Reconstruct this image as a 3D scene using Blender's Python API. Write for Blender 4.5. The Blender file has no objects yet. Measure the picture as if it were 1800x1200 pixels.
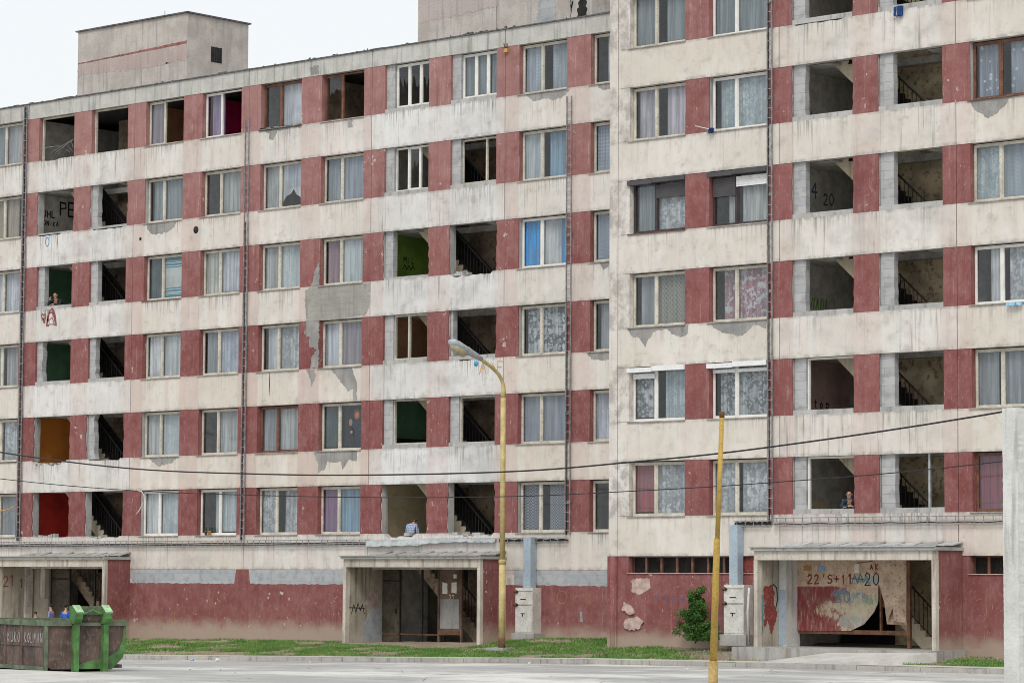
import bpy, bmesh, math, random
from mathutils import Vector, Matrix
random.seed(7)
R = math.radians
scene = bpy.context.scene
COL = scene.collection

# ------------------------------------------------------------------ camera
yaw, pit, rol = -0.72775, 0.07944, 0.00546
Fv = Vector((math.sin(yaw)*math.cos(pit), math.cos(yaw)*math.cos(pit), math.sin(pit)))
Rv = Vector((math.cos(yaw), -math.sin(yaw), 0)); Uv = Rv.cross(Fv)
r_ = Rv*math.cos(rol)+Uv*math.sin(rol); u_ = -Rv*math.sin(rol)+Uv*math.cos(rol)
cam = bpy.data.cameras.new('camera'); camo = bpy.data.objects.new('camera', cam); COL.objects.link(camo)
m = Matrix((r_, u_, -Fv)).transposed().to_4x4(); m.translation = Vector((87.796, -71.213, 2.067))
camo.matrix_world = m
cam.sensor_width = 36; cam.lens = 36*5268.3/1800; cam.clip_start = 0.5; cam.clip_end = 3000
scene.camera = camo

# ------------------------------------------------------------------ world, sun, exposure
SUN_EL, SUN_AZ = 48, 150      # azimuth measured from +y clockwise
w = bpy.data.worlds.new('World'); scene.world = w; w.use_nodes = True
nt = w.node_tree; nt.nodes.clear()
sky = nt.nodes.new('ShaderNodeTexSky'); sky.sky_type = 'NISHITA'; sky.sun_disc = False
sky.sun_elevation = R(SUN_EL); sky.sun_rotation = R(SUN_AZ); sky.dust_density = 4
mx = nt.nodes.new('ShaderNodeMix'); mx.data_type = 'RGBA'; mx.inputs[0].default_value = 0.86
mx.inputs[7].default_value = (9.45, 9.7, 9.85, 1)
nt.links.new(sky.outputs[0], mx.inputs[6])
bg = nt.nodes.new('ShaderNodeBackground'); bg.inputs[1].default_value = 0.1
nt.links.new(mx.outputs[2], bg.inputs[0])
wo = nt.nodes.new('ShaderNodeOutputWorld'); nt.links.new(bg.outputs[0], wo.inputs[0])
sl = bpy.data.lights.new('sun', 'SUN'); sl.energy = 1.5; sl.angle = R(20); sl.color = (1, .965, .91)
so = bpy.data.objects.new('sun', sl); COL.objects.link(so)
sd = Vector((math.sin(R(SUN_AZ))*math.cos(R(SUN_EL)), math.cos(R(SUN_AZ))*math.cos(R(SUN_EL)), math.sin(R(SUN_EL))))
so.rotation_euler = sd.to_track_quat('Z', 'Y').to_euler()
vs = scene.view_settings; vs.view_transform = 'Standard'; vs.look = 'None'; vs.gamma = 1; vs.exposure = 0.1
scene.cycles.filter_width = 0.95; scene.cycles.max_bounces = 8; scene.cycles.diffuse_bounces = 4; scene.cycles.transparent_max_bounces = 12

# ------------------------------------------------------------------ node helper and materials
MATS = {}
class NT:
    def __init__(s, name):
        s.m = bpy.data.materials.new(name); s.m.use_nodes = True; s.t = s.m.node_tree; s.t.nodes.clear(); s.pos = None
        MATS[name] = s.m
    def n(s, typ, ins=None, **kw):
        nd = s.t.nodes.new(typ)
        for k, v in kw.items(): setattr(nd, k, v)
        for k, v in (ins or {}).items(): s.put(nd.inputs[k], v)
        return nd
    def put(s, sock, v):
        if v is None: return
        if hasattr(v, 'links') or hasattr(v, 'is_linked'): s.t.links.new(v, sock)
        elif isinstance(v, tuple) and sock.type == 'RGBA' and len(v) == 3: sock.default_value = (*v, 1)
        else: sock.default_value = v
    def P(s):
        if s.pos is None: s.pos = s.n('ShaderNodeTexCoord').outputs['Object']
        return s.pos
    def xyz(s):
        o = s.n('ShaderNodeSeparateXYZ', {0: s.P()}).outputs; return o[0], o[1], o[2]
    def mapv(s, sc=(1, 1, 1), loc=(0, 0, 0), rot=(0, 0, 0)):
        return s.n('ShaderNodeMapping', {0: s.P(), 1: loc, 2: rot, 3: sc}).outputs[0]
    def noise(s, scale=1, sc=(1, 1, 1), detail=4, rough=.55, loc=(0, 0, 0)):
        return s.n('ShaderNodeTexNoise', {'Vector': s.mapv(sc, loc), 'Scale': scale, 'Detail': detail, 'Roughness': rough}).outputs[0]
    def vor(s, scale=1, sc=(1, 1, 1), out=0, feature='F1'):
        return s.n('ShaderNodeTexVoronoi', {'Vector': s.mapv(sc), 'Scale': scale}, feature=feature).outputs[out]
    def math(s, op, a, b=0.0, c=0.0, clamp=False):
        return s.n('ShaderNodeMath', {0: a, 1: b, 2: c}, operation=op, use_clamp=clamp).outputs[0]
    def rmp(s, v, a, b, lo=0., hi=1.):
        return s.n('ShaderNodeMapRange', {0: v, 1: a, 2: b, 3: lo, 4: hi}, interpolation_type='SMOOTHSTEP' if lo < hi or 1 else 'LINEAR').outputs[0]
    def mul(s, *a):
        r = a[0]
        for b in a[1:]: r = s.math('MULTIPLY', r, b)
        return r
    def mix(s, f, a, b, mode='MIX'):
        nd = s.n('ShaderNodeMix', data_type='RGBA', blend_type=mode)
        s.put(nd.inputs[0], f); s.put(nd.inputs[6], a); s.put(nd.inputs[7], b); return nd.outputs[2]
    def out(s, col, rough=.9, bump=None, bstr=.3, bdist=.02, metal=0., spec=.3, alpha=None):
        b = s.n('ShaderNodeBsdfPrincipled', {'Base Color': col, 'Roughness': rough, 'Metallic': metal, 'Specular IOR Level': spec})
        if alpha is not None: s.put(b.inputs['Alpha'], alpha)
        if bump is not None:
            bp = s.n('ShaderNodeBump', {'Height': bump, 'Strength': bstr, 'Distance': bdist}); s.t.links.new(bp.outputs[0], b.inputs['Normal'])
        o = s.n('ShaderNodeOutputMaterial'); s.t.links.new(b.outputs[0], o.inputs[0]); return s.m

def simple(name, col, var=.25, scale=3., rough=.85, metal=0., dirt=(.12, .1, .08), dirtamt=.25, bstr=.2, sc=(1, 1, 1)):
    t = NT(name)
    n1 = t.noise(scale, sc, 5); n2 = t.noise(scale*6, sc, 4)
    c = t.mix(t.rmp(n1, .3, .7), tuple(v*(1-var) for v in col), tuple(min(1, v*(1+var*.6)) for v in col))
    c = t.mix(t.mul(t.rmp(n2, .5, .72), dirtamt), c, dirt)
    return t.out(c, rough, n2, bstr, .01, metal)

def plaster(name, x0, red=False, ztop=19., zs=3.576):
    """weathered wall paint; the attribute 'pan' carries per-panel paint age: R cool paint, G rain streaks, B pink wash"""
    t = NT(name)
    x, y, z = t.xyz()
    vc = t.n('ShaderNodeVertexColor', layer_name='pan').outputs; at = vc[0]; pkA = vc[1]
    sp = t.n('ShaderNodeSeparateColor', {0: at}).outputs
    big = t.noise(.55, (1, 1, 1), 3, loc=(3, 1, 7)); mid = t.noise(1.7, (1, 1, 1.2), 6, .62); fine = t.noise(9, (1, 1, 1), 5, .7); vf = t.noise(45, detail=3)
    st1 = t.noise(1, (5.5, 5.5, .32), 5, .65, (11, 0, 0)); st2 = t.noise(1, (17, 17, .55), 3, .6, (0, 5, 0)); st3 = t.noise(1, (2.3, 2.3, .25), 3, .5, (7, 5, 0))
    tf = t.math('FRACT', t.math('ADD', t.math('DIVIDE', t.math('SUBTRACT', z, zs), 2.8), 4.0))      # 0 at a sill, band spans .58 to 1
    xj = t.math('FRACT', t.math('DIVIDE', t.math('SUBTRACT', x, x0), 3.0))
    under = t.rmp(t.math('ABSOLUTE', t.math('SUBTRACT', xj, .5)), .28, .36, 1, 0)
    if not red:
        warm = t.mix(t.rmp(big, .35, .65), (.635, .58, .50), (.705, .665, .60))
        cool = t.mix(t.rmp(big, .35, .65), (.62, .625, .62), (.72, .735, .745))
        c = t.mix(sp[0], warm, cool)
        # faded red showing through under the painted piers
        xl = t.math('FRACT', t.math('DIVIDE', t.math('SUBTRACT', x, x0-.0), 3.0))
        dist = t.math('ABSOLUTE', t.math('SUBTRACT', xl, t.math('ROUND', xl)))     # 0 at joint
        wob = t.math('MULTIPLY', t.math('SUBTRACT', st1, .5), .05)
        msk = t.rmp(t.math('ADD', dist, wob), .15, .185, 1, 0)
        msk = t.mul(msk, t.rmp(t.math('ADD', mid, t.math('MULTIPLY', sp[2], .5)), .35, .8, .15, 1))
        c = t.mix(t.mul(msk, pkA), c, (.55, .40, .36))
        pk = t.mul(t.rmp(t.math('ADD', st3, t.math('MULTIPLY', big, .6)), .72, 1.0), sp[2])
        c = t.mix(t.mul(pk, .55), c, (.58, .44, .37))
        oc = t.mul(t.rmp(mid, .52, .75), .5)
        c = t.mix(oc, c, (.50, .43, .32))
        dk = t.mul(t.rmp(st1, .52, .78), sp[1], t.rmp(mid, .3, .62))
        c = t.mix(t.mul(dk, .85), c, (.24, .24, .25))
        dk2 = t.mul(t.rmp(st2, .57, .72), sp[1], t.rmp(st3, .45, .62))
        c = t.mix(t.mul(dk2, .9), c, (.16, .16, .17))
        dk3 = t.mul(t.rmp(st2, .6, .75), .28)
        c = t.mix(dk3, c, (.34, .31, .28))
        g1 = t.noise(3.2, (1, 1, .8), 7, .7, (5, 5, 5)); c = t.mix(t.mul(t.rmp(g1, .45, .7), .30), c, (.42, .39, .35))
        g2 = t.noise(.8, (1, 1, 1.3), 5, .6, (1, 8, 3)); c = t.mix(t.mul(t.rmp(g2, .5, .72), t.math('ADD', t.mul(sp[1], .42), .02)), c, (.36, .36, .36))
        drip = t.mul(t.rmp(tf, .62, .99), t.rmp(st2, .46, .62), t.math('ADD', t.mul(under, .75), .2), t.math('ADD', t.mul(sp[1], .75), .22))
        drip = t.mul(drip, t.rmp(t.noise(.62, (1, 1, .9), 3, .6, (13, 2, 9)), .40, .60), t.rmp(t.math('ADD', tf, t.math('MULTIPLY', st3, .5)), .95, 1.25))
        c = t.mix(t.mul(drip, 1.0), c, (.19, .185, .18))
        edge = t.mul(t.math('MAXIMUM', t.rmp(tf, .965, .995), t.rmp(tf, .625, .585)), t.rmp(g1, .38, .62))
        c = t.mix(t.mul(edge, .55), c, (.25, .235, .22))
        flk = t.rmp(t.noise(2.6, (1, 1, 1), 7, .68, (21, 3, 8)), .64, .66); c = t.mix(t.mul(flk, .5), c, (.45, .43, .40))
        soot_black = t.mul(t.rmp(mid, .57, .74), t.rmp(fine, .35, .6), .5)
        c = t.mix(soot_black, c, (.30, .30, .31))
        wp = t.mul(t.rmp(fine, .60, .68), .35)
        c = t.mix(wp, c, (.72, .70, .66))
    else:
        hgt = t.rmp(z, 10., ztop, 0, 1)
        c = t.mix(hgt, (.19, .055, .052), (.32, .168, .155))
        c = t.mix(t.mul(sp[0], .5), c, (.30, .125, .12)); c = t.mix(t.mul(sp[1], .35), c, (.15, .045, .045))
        c = t.mix(t.mul(t.rmp(big, .45, .62), .3), c, (.29, .115, .112)); c = t.mix(t.mul(t.rmp(t.noise(6, (1, 1, .6), 5, .7, (3, 1, 6)), .45, .62), .3), c, (.30, .14, .135))
        c = t.mix(t.mul(t.rmp(mid, .35, .7), t.math('ADD', t.mul(hgt, .55), .16)), c, (.38, .215, .20))
        wr = t.noise(2.4, (1, 1, .7), 7, .72, (4, 9, 1)); c = t.mix(t.mul(t.rmp(wr, .46, .66), t.math('ADD', t.mul(hgt, .25), .30)), c, (.36, .20, .19)); c = t.mix(t.mul(t.rmp(wr, .42, .30), .45), c, (.15, .038, .04))
        sc1 = t.mul(t.rmp(st2, .58, .70), t.rmp(mid, .40, .62), t.math('ADD', t.mul(hgt, .55), .28))
        c = t.mix(sc1, c, (.52, .38, .35))
        c = t.mix(t.mul(t.rmp(fine, .58, .68), .4), c, (.42, .25, .235)); c = t.mix(t.mul(t.rmp(st1, .5, .75), .5), c, (.14, .055, .055))
        c = t.mix(t.mul(t.rmp(fine, .40, .28), .4), c, (.16, .03, .035))
        scr = t.mul(t.rmp(t.noise(1, (30, 30, 4), 3, .6, (2, 2, 2)), .66, .70), t.rmp(big, .4, .55), .6)
        c = t.mix(scr, c, (.60, .48, .44))
        ck = t.mul(t.rmp(t.noise(4.2, (1, 1, .8), 6, .62, (9, 2, 4)), .64, .66), t.rmp(t.noise(.7, detail=2, loc=(6, 6, 6)), .52, .6))
        c = t.mix(t.mul(ck, .8), c, (.56, .50, .45))
    # rising damp and splash dirt at the foot of the wall
    ft = t.rmp(t.math('ADD', z, t.math('MULTIPLY', mid, .9)), .72, 1.25, 1, 0)
    c = t.mix(t.mul(ft, .8), c, (.40, .335, .265))
    h = t.math('ADD', t.math('MULTIPLY', fine, .6), t.math('MULTIPLY', vf, .4))
    return t.out(c, .93, h, .35, .012)

plaster('plaster_left', 0.1); plaster('red_paint', 0, True)
plaster('plaster_right', 30.76+.0, zs=3.974); plaster('red_paint_right', 0, True, 30.)

def blockmat(name, ca, cb, mort):
    t = NT(name); v = t.n('ShaderNodeMapping', {0: t.P(), 2: (R(-90), 0, 0)}).outputs[0]
    b = t.n('ShaderNodeTexBrick', {'Vector': v, 'Color1': ca, 'Color2': cb, 'Mortar': mort, 'Scale': 1., 'Mortar Size': .006, 'Brick Width': 1.3, 'Row Height': .25})
    n = t.noise(4, detail=5); c = t.mix(t.mul(t.rmp(n, .45, .7), .55), b.outputs[0], tuple(.6*k for k in ca))
    return t.out(c, .95, t.noise(30), .3)
blockmat('grey_block', (.39, .395, .40), (.45, .455, .46), (.26, .26, .26))
blockmat('blue_grey_block', (.36, .385, .41), (.43, .445, .455), (.34, .34, .33))

def concrete(name, a, b, dark=(.13, .13, .125), amt=.5, courses=False):
    t = NT(name); n1 = t.noise(1.2, detail=6, rough=.65); n2 = t.noise(14, detail=5, rough=.7); s = t.noise(1, (6, 6, .5), 4)
    c = t.mix(t.rmp(n1, .35, .65), a, b)
    c = t.mix(t.mul(t.rmp(s, .5, .72), amt), c, dark)
    c = t.mix(t.mul(t.rmp(n2, .55, .7), .4), c, dark)
    h = n2
    if courses:
        z = t.xyz()[2]; k = t.math('FRACT', t.math('ADD', t.math('MULTIPLY', z, 5.2), t.mul(n1, .5)))
        c = t.mix(t.mul(t.rmp(k, .0, .12, 1, 0), .6, t.rmp(t.noise(3), .4, .6)), c, dark)
    return t.out(c, .95, h, .6, .03)
concrete('scar', (.26, .255, .245), (.36, .35, .335))
concrete('scar_coursed', (.29, .28, .255), (.38, .37, .335), courses=True)
concrete('bare_concrete', (.36, .36, .35), (.48, .475, .46), amt=.5)
concrete('tower_render', (.43, .39, .355), (.55, .51, .47), (.27, .265, .26), .6)
concrete('faded_pink', (.44, .36, .335), (.50, .42, .385), (.30, .26, .25), .6)
concrete('worn_pink', (.46, .40, .38), (.50, .44, .41), (.30, .26, .25), .6)
concrete('parapet', (.44, .435, .40), (.55, .545, .51), (.22, .225, .23), .75)
concrete('pillar_concrete', (.56, .56, .54), (.70, .70, .68), (.28, .27, .25), .6)
concrete('porch_wall', (.36, .32, .26), (.48, .44, .36), (.14, .12, .10), .75)
concrete('white_frame', (.46, .42, .36), (.61, .57, .50), (.20, .15, .12), .7)
concrete('dirty_slab', (.33, .32, .30), (.42, .41, .39), (.14, .13, .12), .5)
concrete('slate_pale', (.42, .43, .44), (.52, .53, .54), (.16, .16, .16), .6)
concrete('kerb_stone', (.36, .35, .32), (.45, .43, .40), (.14, .13, .10), .6)
concrete('stair_slab', (.62, .53, .40), (.72, .63, .48), (.16, .12, .08), .45)

simple('room_grey', (.62, .60, .55)); simple('ceiling_grey', (.60, .585, .54), dirt=(.1, .09, .08), dirtamt=.4)
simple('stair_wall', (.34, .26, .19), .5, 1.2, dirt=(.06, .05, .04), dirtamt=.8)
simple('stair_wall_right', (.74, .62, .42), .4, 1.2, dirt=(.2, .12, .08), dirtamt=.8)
simple('room_green', (.14, .30, .17), .3, .8); simple('room_lime', (.24, .42, .07), .3, .8); simple('room_orange', (.72, .25, .04), .2, .6)
simple('room_red', (.58, .04, .03), .3, .8); simple('room_ochre', (.66, .56, .36), .2, .7); simple('room_magenta', (.50, .02, .12), .2); simple('room_brown', (.60, .32, .18), .3, .7)
simple('room_pink', (.55, .38, .34), .3, .8)
simple('soot_black', (.022, .02, .02), .4, 4); simple('dark_iron', (.03, .028, .028), .4, 8, .6); simple('backing', (.03, .03, .03))
simple('cream_paint', (.58, .55, .47), .2, 2.5, .6, dirt=(.25, .2, .14), dirtamt=.55); simple('white_paint', (.76, .75, .71), .1, 3, .5, dirt=(.35, .33, .3), dirtamt=.25)
simple('brown_paint', (.17, .075, .05), .4, 4, .6, dirt=(.4, .3, .2), dirtamt=.25); simple('dark_paint', (.055, .042, .045), .2, 4, .5)
simple('shutter_dark', (.075, .07, .075), .15, 3, .5); simple('shutter_white', (.78, .79, .79), .05, 3, .5)
simple('sill_metal', (.40, .37, .34), .3, 3, .55, dirtamt=.5); simple('coping', (.10, .10, .105), .4, 5, .6, dirt=(.4, .39, .37), dirtamt=.5)
simple('galvanised', (.46, .49, .50), .25, 2, .45, .3, dirtamt=.3); simple('duct_blue', (.36, .44, .51), .12, 2, .5)
simple('cabinet_white', (.62, .61, .57), .15, 3, .6, dirt=(.2, .17, .14), dirtamt=.45); simple('cable_black', (.025, .025, .028), .3, 8, .6)
simple('tray_grey', (.27, .265, .27), .35, 8, .55, dirt=(.06, .05, .05)); simple('rust', (.17, .085, .05), .4, 6, .9)
simple('lamp_yellow', (.54, .44, .20), .2, 5, .55, dirt=(.22, .13, .06), dirtamt=.45); simple('lamp_grey', (.42, .46, .50), .2, 6, .45); simple('lamp_glass', (.42, .38, .25), .2, 6, .35)
simple('skip_green', (.085, .225, .065), .5, 2.5, .7, dirt=(.14, .10, .075), dirtamt=.95); simple('skip_rust', (.12, .083, .07), .45, 2.2, .85, dirt=(.23, .19, .16), dirtamt=.7, sc=(1, 1, .5))
simple('skip_dirty_green', (.125, .165, .105), .4, 3, .8, dirt=(.25, .22, .18), dirtamt=.55); simple('pale_green', (.36, .58, .32), .3, 6)
simple('scrawl_black', (.02, .02, .02)); simple('scrawl_blue', (.05, .14, .26)); simple('scrawl_red', (.22, .045, .035)); simple('scrawl_orange', (.62, .34, .12)); simple('faint_orange', (.40, .20, .09)); simple('faint_blue', (.13, .10, .18)); simple('scrawl_white', (.6, .58, .55)); simple('spray_sky_blue', (.05, .35, .6)); simple('stripe_red', (.30, .11, .10), .4, 3, dirt=(.42, .38, .34), dirtamt=.6); simple('poster_skin', (.42, .22, .14), .2, 12); simple('poster_orange', (.60, .20, .06), .3, 14); simple('scrawl_chalk', (.38, .36, .34), .4, 12); simple('scrawl_green', (.16, .36, .05)); simple('scrawl_teal', (.13, .24, .28)); simple('scrawl_cream', (.66, .60, .42)); simple('scrawl_brown', (.26, .09, .09))
simple('pink_bare', (.50, .375, .34), .3, 5); simple('paper', (.7, .68, .62), .1); simple('blue_paper', (.25, .38, .55), .3, 20)
simple('panel_tan', (.50, .39, .28), .25, 2.5, dirt=(.3, .15, .1), dirtamt=.6)
simple('torn_sheet', (.55, .42, .31), .3, 2.2, dirt=(.22, .10, .07), dirtamt=.8); simple('panel_red', (.24, .05, .045), .2, 2, dirt=(.45, .3, .25), dirtamt=.4); simple('door_brown', (.15, .10, .075), .4, 1.5, dirt=(.05, .045, .04), dirtamt=.6)
simple('door_dirty', (.105, .09, .065), .45, 1.1, dirt=(.03, .025, .02), dirtamt=.6)
simple('skin', (.50, .29, .20), .1, 8, .6, dirtamt=0); simple('hair_dark', (.02, .015, .013), .2); simple('hair_grey', (.35, .33, .31), .2)
simple('jacket_black', (.018, .022, .032), .3, 8); simple('jacket_navy', (.02, .035, .055), .3, 8); simple('shirt_blue', (.02, .12, .50), .15); simple('shirt_lilac', (.22, .22, .42), .4, 14); simple('shirt_teal', (.14, .30, .32), .2); simple('trousers', (.05, .05, .07), .2); simple('skirt_purple', (.12, .04, .10), .2)
simple('cloth_blue', (.015, .05, .17), .3); simple('cloth_white', (.6, .62, .66), .1); simple('cloth_sky', (.3, .55, .75), .1)
simple('bark', (.10, .07, .045))

def plaid():
    t = NT('shirt_plaid'); x, y, z = t.xyz()
    a = t.math('LESS_THAN', t.math('FRACT', t.mul(x, 16.)), .35); b = t.math('LESS_THAN', t.math('FRACT', t.mul(z, 16.)), .35)
    c = t.mix(t.mul(t.math('ADD', a, b), .5), (.40, .46, .60), (.06, .08, .17)); t.out(c)
plaid()

def curtain(name, base, alt, pat='folds', amt=.6, scale=1., alpha=1.):
    t = NT(name); x, y, z = t.xyz()
    f = t.noise(1, (9, 9, .4), 4, .6)
    c = t.mix(t.rmp(f, .35, .65), tuple(k*.55 for k in base), base)  # shading of the folds put into the colour as darker vertical streaks
    if pat == 'lace':
        k = t.mul(t.rmp(t.vor(13*scale, (1, .3, 1)), .25, .5), t.rmp(t.noise(7*scale), .4, .55)); c = t.mix(t.mul(k, amt), c, alt)
    elif pat == 'lattice':
        k = None
        for sg in (1, -1):
            q = t.math('FRACT', t.math('ADD', t.mul(x, 6.5*scale), t.mul(z, 6.5*sg*scale)))
            e = t.math('LESS_THAN', t.math('ABSOLUTE', t.math('SUBTRACT', q, .5)), .13); k = e if k is None else t.math('MAXIMUM', k, e)
        c = t.mix(t.mul(k, amt), c, alt)
    elif pat == 'grid':
        k = None
        for v in (x, z):
            e = t.math('LESS_THAN', t.math('FRACT', t.mul(v, 9*scale)), .3); k = e if k is None else t.math('MAXIMUM', k, e)
        c = t.mix(t.mul(k, amt), c, alt)
    elif pat == 'dots':
        k = t.math('LESS_THAN', t.vor(7*scale, (1, .2, 1)), .24); cc = t.vor(7*scale, (1, .2, 1), 1)
        c = t.mix(t.mul(k, amt), c, t.mix(.55, alt, cc) if scale > 1 else alt)
    elif pat == 'hstripe':
        wv = t.math('ABSOLUTE', t.math('SUBTRACT', t.math('ADD', z, t.mul(t.noise(2), .06)), 12.80))
        k = None
        for (a, b) in ((.36, .40), (.44, .50), (.56, .58), (.61, .76)):
            e = t.mul(t.math('GREATER_THAN', wv, a), t.math('LESS_THAN', wv, b)); k = e if k is None else t.math('MAXIMUM', k, e)
        c = t.mix(k, base, alt)
    elif pat == 'flowers':
        k = t.rmp(t.noise(5*scale, detail=6, rough=.7), .5, .56); c = t.mix(t.mul(k, amt), c, alt)
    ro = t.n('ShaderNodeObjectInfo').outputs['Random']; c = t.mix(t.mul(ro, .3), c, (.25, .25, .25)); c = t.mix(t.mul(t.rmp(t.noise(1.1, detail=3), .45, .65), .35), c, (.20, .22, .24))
    t.out(c, .9, f, .5, .02, alpha=None if alpha == 1 else alpha)
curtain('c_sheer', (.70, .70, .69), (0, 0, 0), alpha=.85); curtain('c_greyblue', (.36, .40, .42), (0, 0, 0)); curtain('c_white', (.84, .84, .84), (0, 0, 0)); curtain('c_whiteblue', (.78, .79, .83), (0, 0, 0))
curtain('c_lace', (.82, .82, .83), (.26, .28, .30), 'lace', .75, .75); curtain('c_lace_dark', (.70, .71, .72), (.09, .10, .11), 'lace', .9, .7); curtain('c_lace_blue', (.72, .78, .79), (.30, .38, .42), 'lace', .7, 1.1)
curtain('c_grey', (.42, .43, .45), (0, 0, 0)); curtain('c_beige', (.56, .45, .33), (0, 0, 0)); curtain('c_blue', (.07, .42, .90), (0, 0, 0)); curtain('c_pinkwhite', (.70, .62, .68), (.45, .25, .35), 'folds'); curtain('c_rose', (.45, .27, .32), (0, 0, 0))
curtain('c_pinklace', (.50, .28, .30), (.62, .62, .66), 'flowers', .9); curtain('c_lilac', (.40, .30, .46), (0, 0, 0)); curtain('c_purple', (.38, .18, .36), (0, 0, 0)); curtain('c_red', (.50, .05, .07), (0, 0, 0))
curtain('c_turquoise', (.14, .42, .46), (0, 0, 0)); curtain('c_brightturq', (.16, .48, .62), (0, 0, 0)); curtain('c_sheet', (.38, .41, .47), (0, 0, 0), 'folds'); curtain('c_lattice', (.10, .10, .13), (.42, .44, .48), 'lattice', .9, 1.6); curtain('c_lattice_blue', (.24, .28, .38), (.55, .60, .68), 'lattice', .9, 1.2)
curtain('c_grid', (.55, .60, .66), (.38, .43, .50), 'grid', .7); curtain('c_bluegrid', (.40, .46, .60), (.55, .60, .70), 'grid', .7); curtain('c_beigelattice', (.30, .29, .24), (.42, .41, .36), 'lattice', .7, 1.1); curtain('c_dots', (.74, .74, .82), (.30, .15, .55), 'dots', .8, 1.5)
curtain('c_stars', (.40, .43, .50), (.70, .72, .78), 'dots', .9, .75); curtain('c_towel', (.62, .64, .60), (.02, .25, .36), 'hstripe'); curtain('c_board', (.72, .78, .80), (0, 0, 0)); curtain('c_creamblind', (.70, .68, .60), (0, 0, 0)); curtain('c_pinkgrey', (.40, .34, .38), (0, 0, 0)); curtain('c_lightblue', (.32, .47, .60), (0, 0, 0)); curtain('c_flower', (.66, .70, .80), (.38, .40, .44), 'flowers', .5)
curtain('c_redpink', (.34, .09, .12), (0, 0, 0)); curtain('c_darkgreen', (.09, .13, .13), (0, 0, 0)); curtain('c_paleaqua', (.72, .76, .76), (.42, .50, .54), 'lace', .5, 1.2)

def poster():
    t = NT('poster'); n = t.noise(3.2, detail=3, loc=(1, 0, 2)); z = t.xyz()[2]
    c = t.mix(t.rmp(n, .55, .60), (.02, .02, .03), (.45, .14, .05)); c = t.mix(t.rmp(t.noise(5, loc=(4, 2, 0)), .60, .63), c, (.50, .30, .12)); c = t.mix(t.rmp(t.noise(9), .66, .68), c, (.5, .5, .6)); t.out(c, .4)
poster()

def painted_panel():
    t = NT('painted_panel'); x, y, z = t.xyz(); n = t.noise(2.2, detail=6, rough=.65); br = t.noise(1, (14, 14, 3.5), 5, .6); f = t.noise(16, detail=5); w2 = t.noise(5, (1, 1, 1), 4, .6, (3, 3, 3))
    c = t.mix(t.rmp(n, .4, .62), (.58, .46, .34), (.47, .33, .23)); c = t.mix(t.mul(t.rmp(f, .52, .68), .5), c, (.25, .13, .09))
    def ell(cx, cz, rx, rz, amp=.55):
        a = t.math('DIVIDE', t.math('SUBTRACT', x, cx), rx); b = t.math('DIVIDE', t.math('SUBTRACT', z, cz), rz)
        d = t.math('ADD', t.mul(a, a), t.mul(b, b)); d = t.math('ADD', d, t.mul(t.math('SUBTRACT', w2, .5), amp*3)); d = t.math('ADD', d, t.mul(t.math('SUBTRACT', br, .5), 3.2)); return t.mul(t.rmp(d, .45, 1.15, 1, 0), t.rmp(t.noise(9, (1, 1, .6), 5, .7), .36, .56))
    rr = t.mul(t.rmp(t.math('ADD', z, t.mul(n, .12)), 1.98, 2.02, 1, 0), t.rmp(t.math('ADD', x, t.mul(t.math('SUBTRACT', w2, .5), 1.6)), 38.75, 38.85, 1, 0))
    c = t.mix(rr, c, t.mix(t.rmp(br, .4, .7), (.215, .045, .045), (.33, .15, .13)))
    for e, col, k in ((ell(39.25, 1.2, .75, .5), (.46, .41, .31), .7), (ell(38.55, 1.30, .62, .26), (.60, .54, .38), .85), (ell(39.1, 1.0, .55, .24), (.33, .36, .36), .8), (ell(39.35, 1.62, .75, .17), (.14, .26, .31), .9), (ell(38.75, 1.75, .35, .13), (.16, .25, .30), .85), (ell(39.35, 1.35, .35, .3), (.58, .53, .38), .75), (ell(39.75, 1.55, .25, .12), (.20, .36, .14), .6), (ell(39.6, 2.15, .5, .12), (.22, .36, .42), .8), (ell(40.6, 1.2, .35, .5), (.28, .15, .10), .7)):
        c = t.mix(t.mul(e, k), c, col)
    c = t.mix(t.mul(t.rmp(t.noise(3.5, detail=7, rough=.7, loc=(8, 8, 8)), .52, .68), .6), c, (.22, .12, .09)); c = t.mix(t.mul(t.rmp(br, .58, .7), .5), c, (.5, .46, .4))
    t.out(c, .75, f, .4)
painted_panel()
def glass():
    t = NT('glass')
    fr = t.n('ShaderNodeFresnel', {0: 1.6}).outputs[0]
    bf = t.n('ShaderNodeNewGeometry').outputs['Backfacing']; f = t.math('MULTIPLY', t.math('ADD', t.mul(fr, 1.0), .03, clamp=True), t.math('SUBTRACT', 1., bf))
    tr = t.n('ShaderNodeBsdfTransparent', {0: (.90, .92, .93)}).outputs[0]
    gl = t.n('ShaderNodeBsdfGlossy', {0: (.72, .74, .76), 'Roughness': .04}).outputs[0]
    mx = t.n('ShaderNodeMixShader', {0: f}); t.t.links.new(tr, mx.inputs[1]); t.t.links.new(gl, mx.inputs[2])
    o = t.n('ShaderNodeOutputMaterial'); t.t.links.new(mx.outputs[0], o.inputs[0])
glass()

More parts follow.
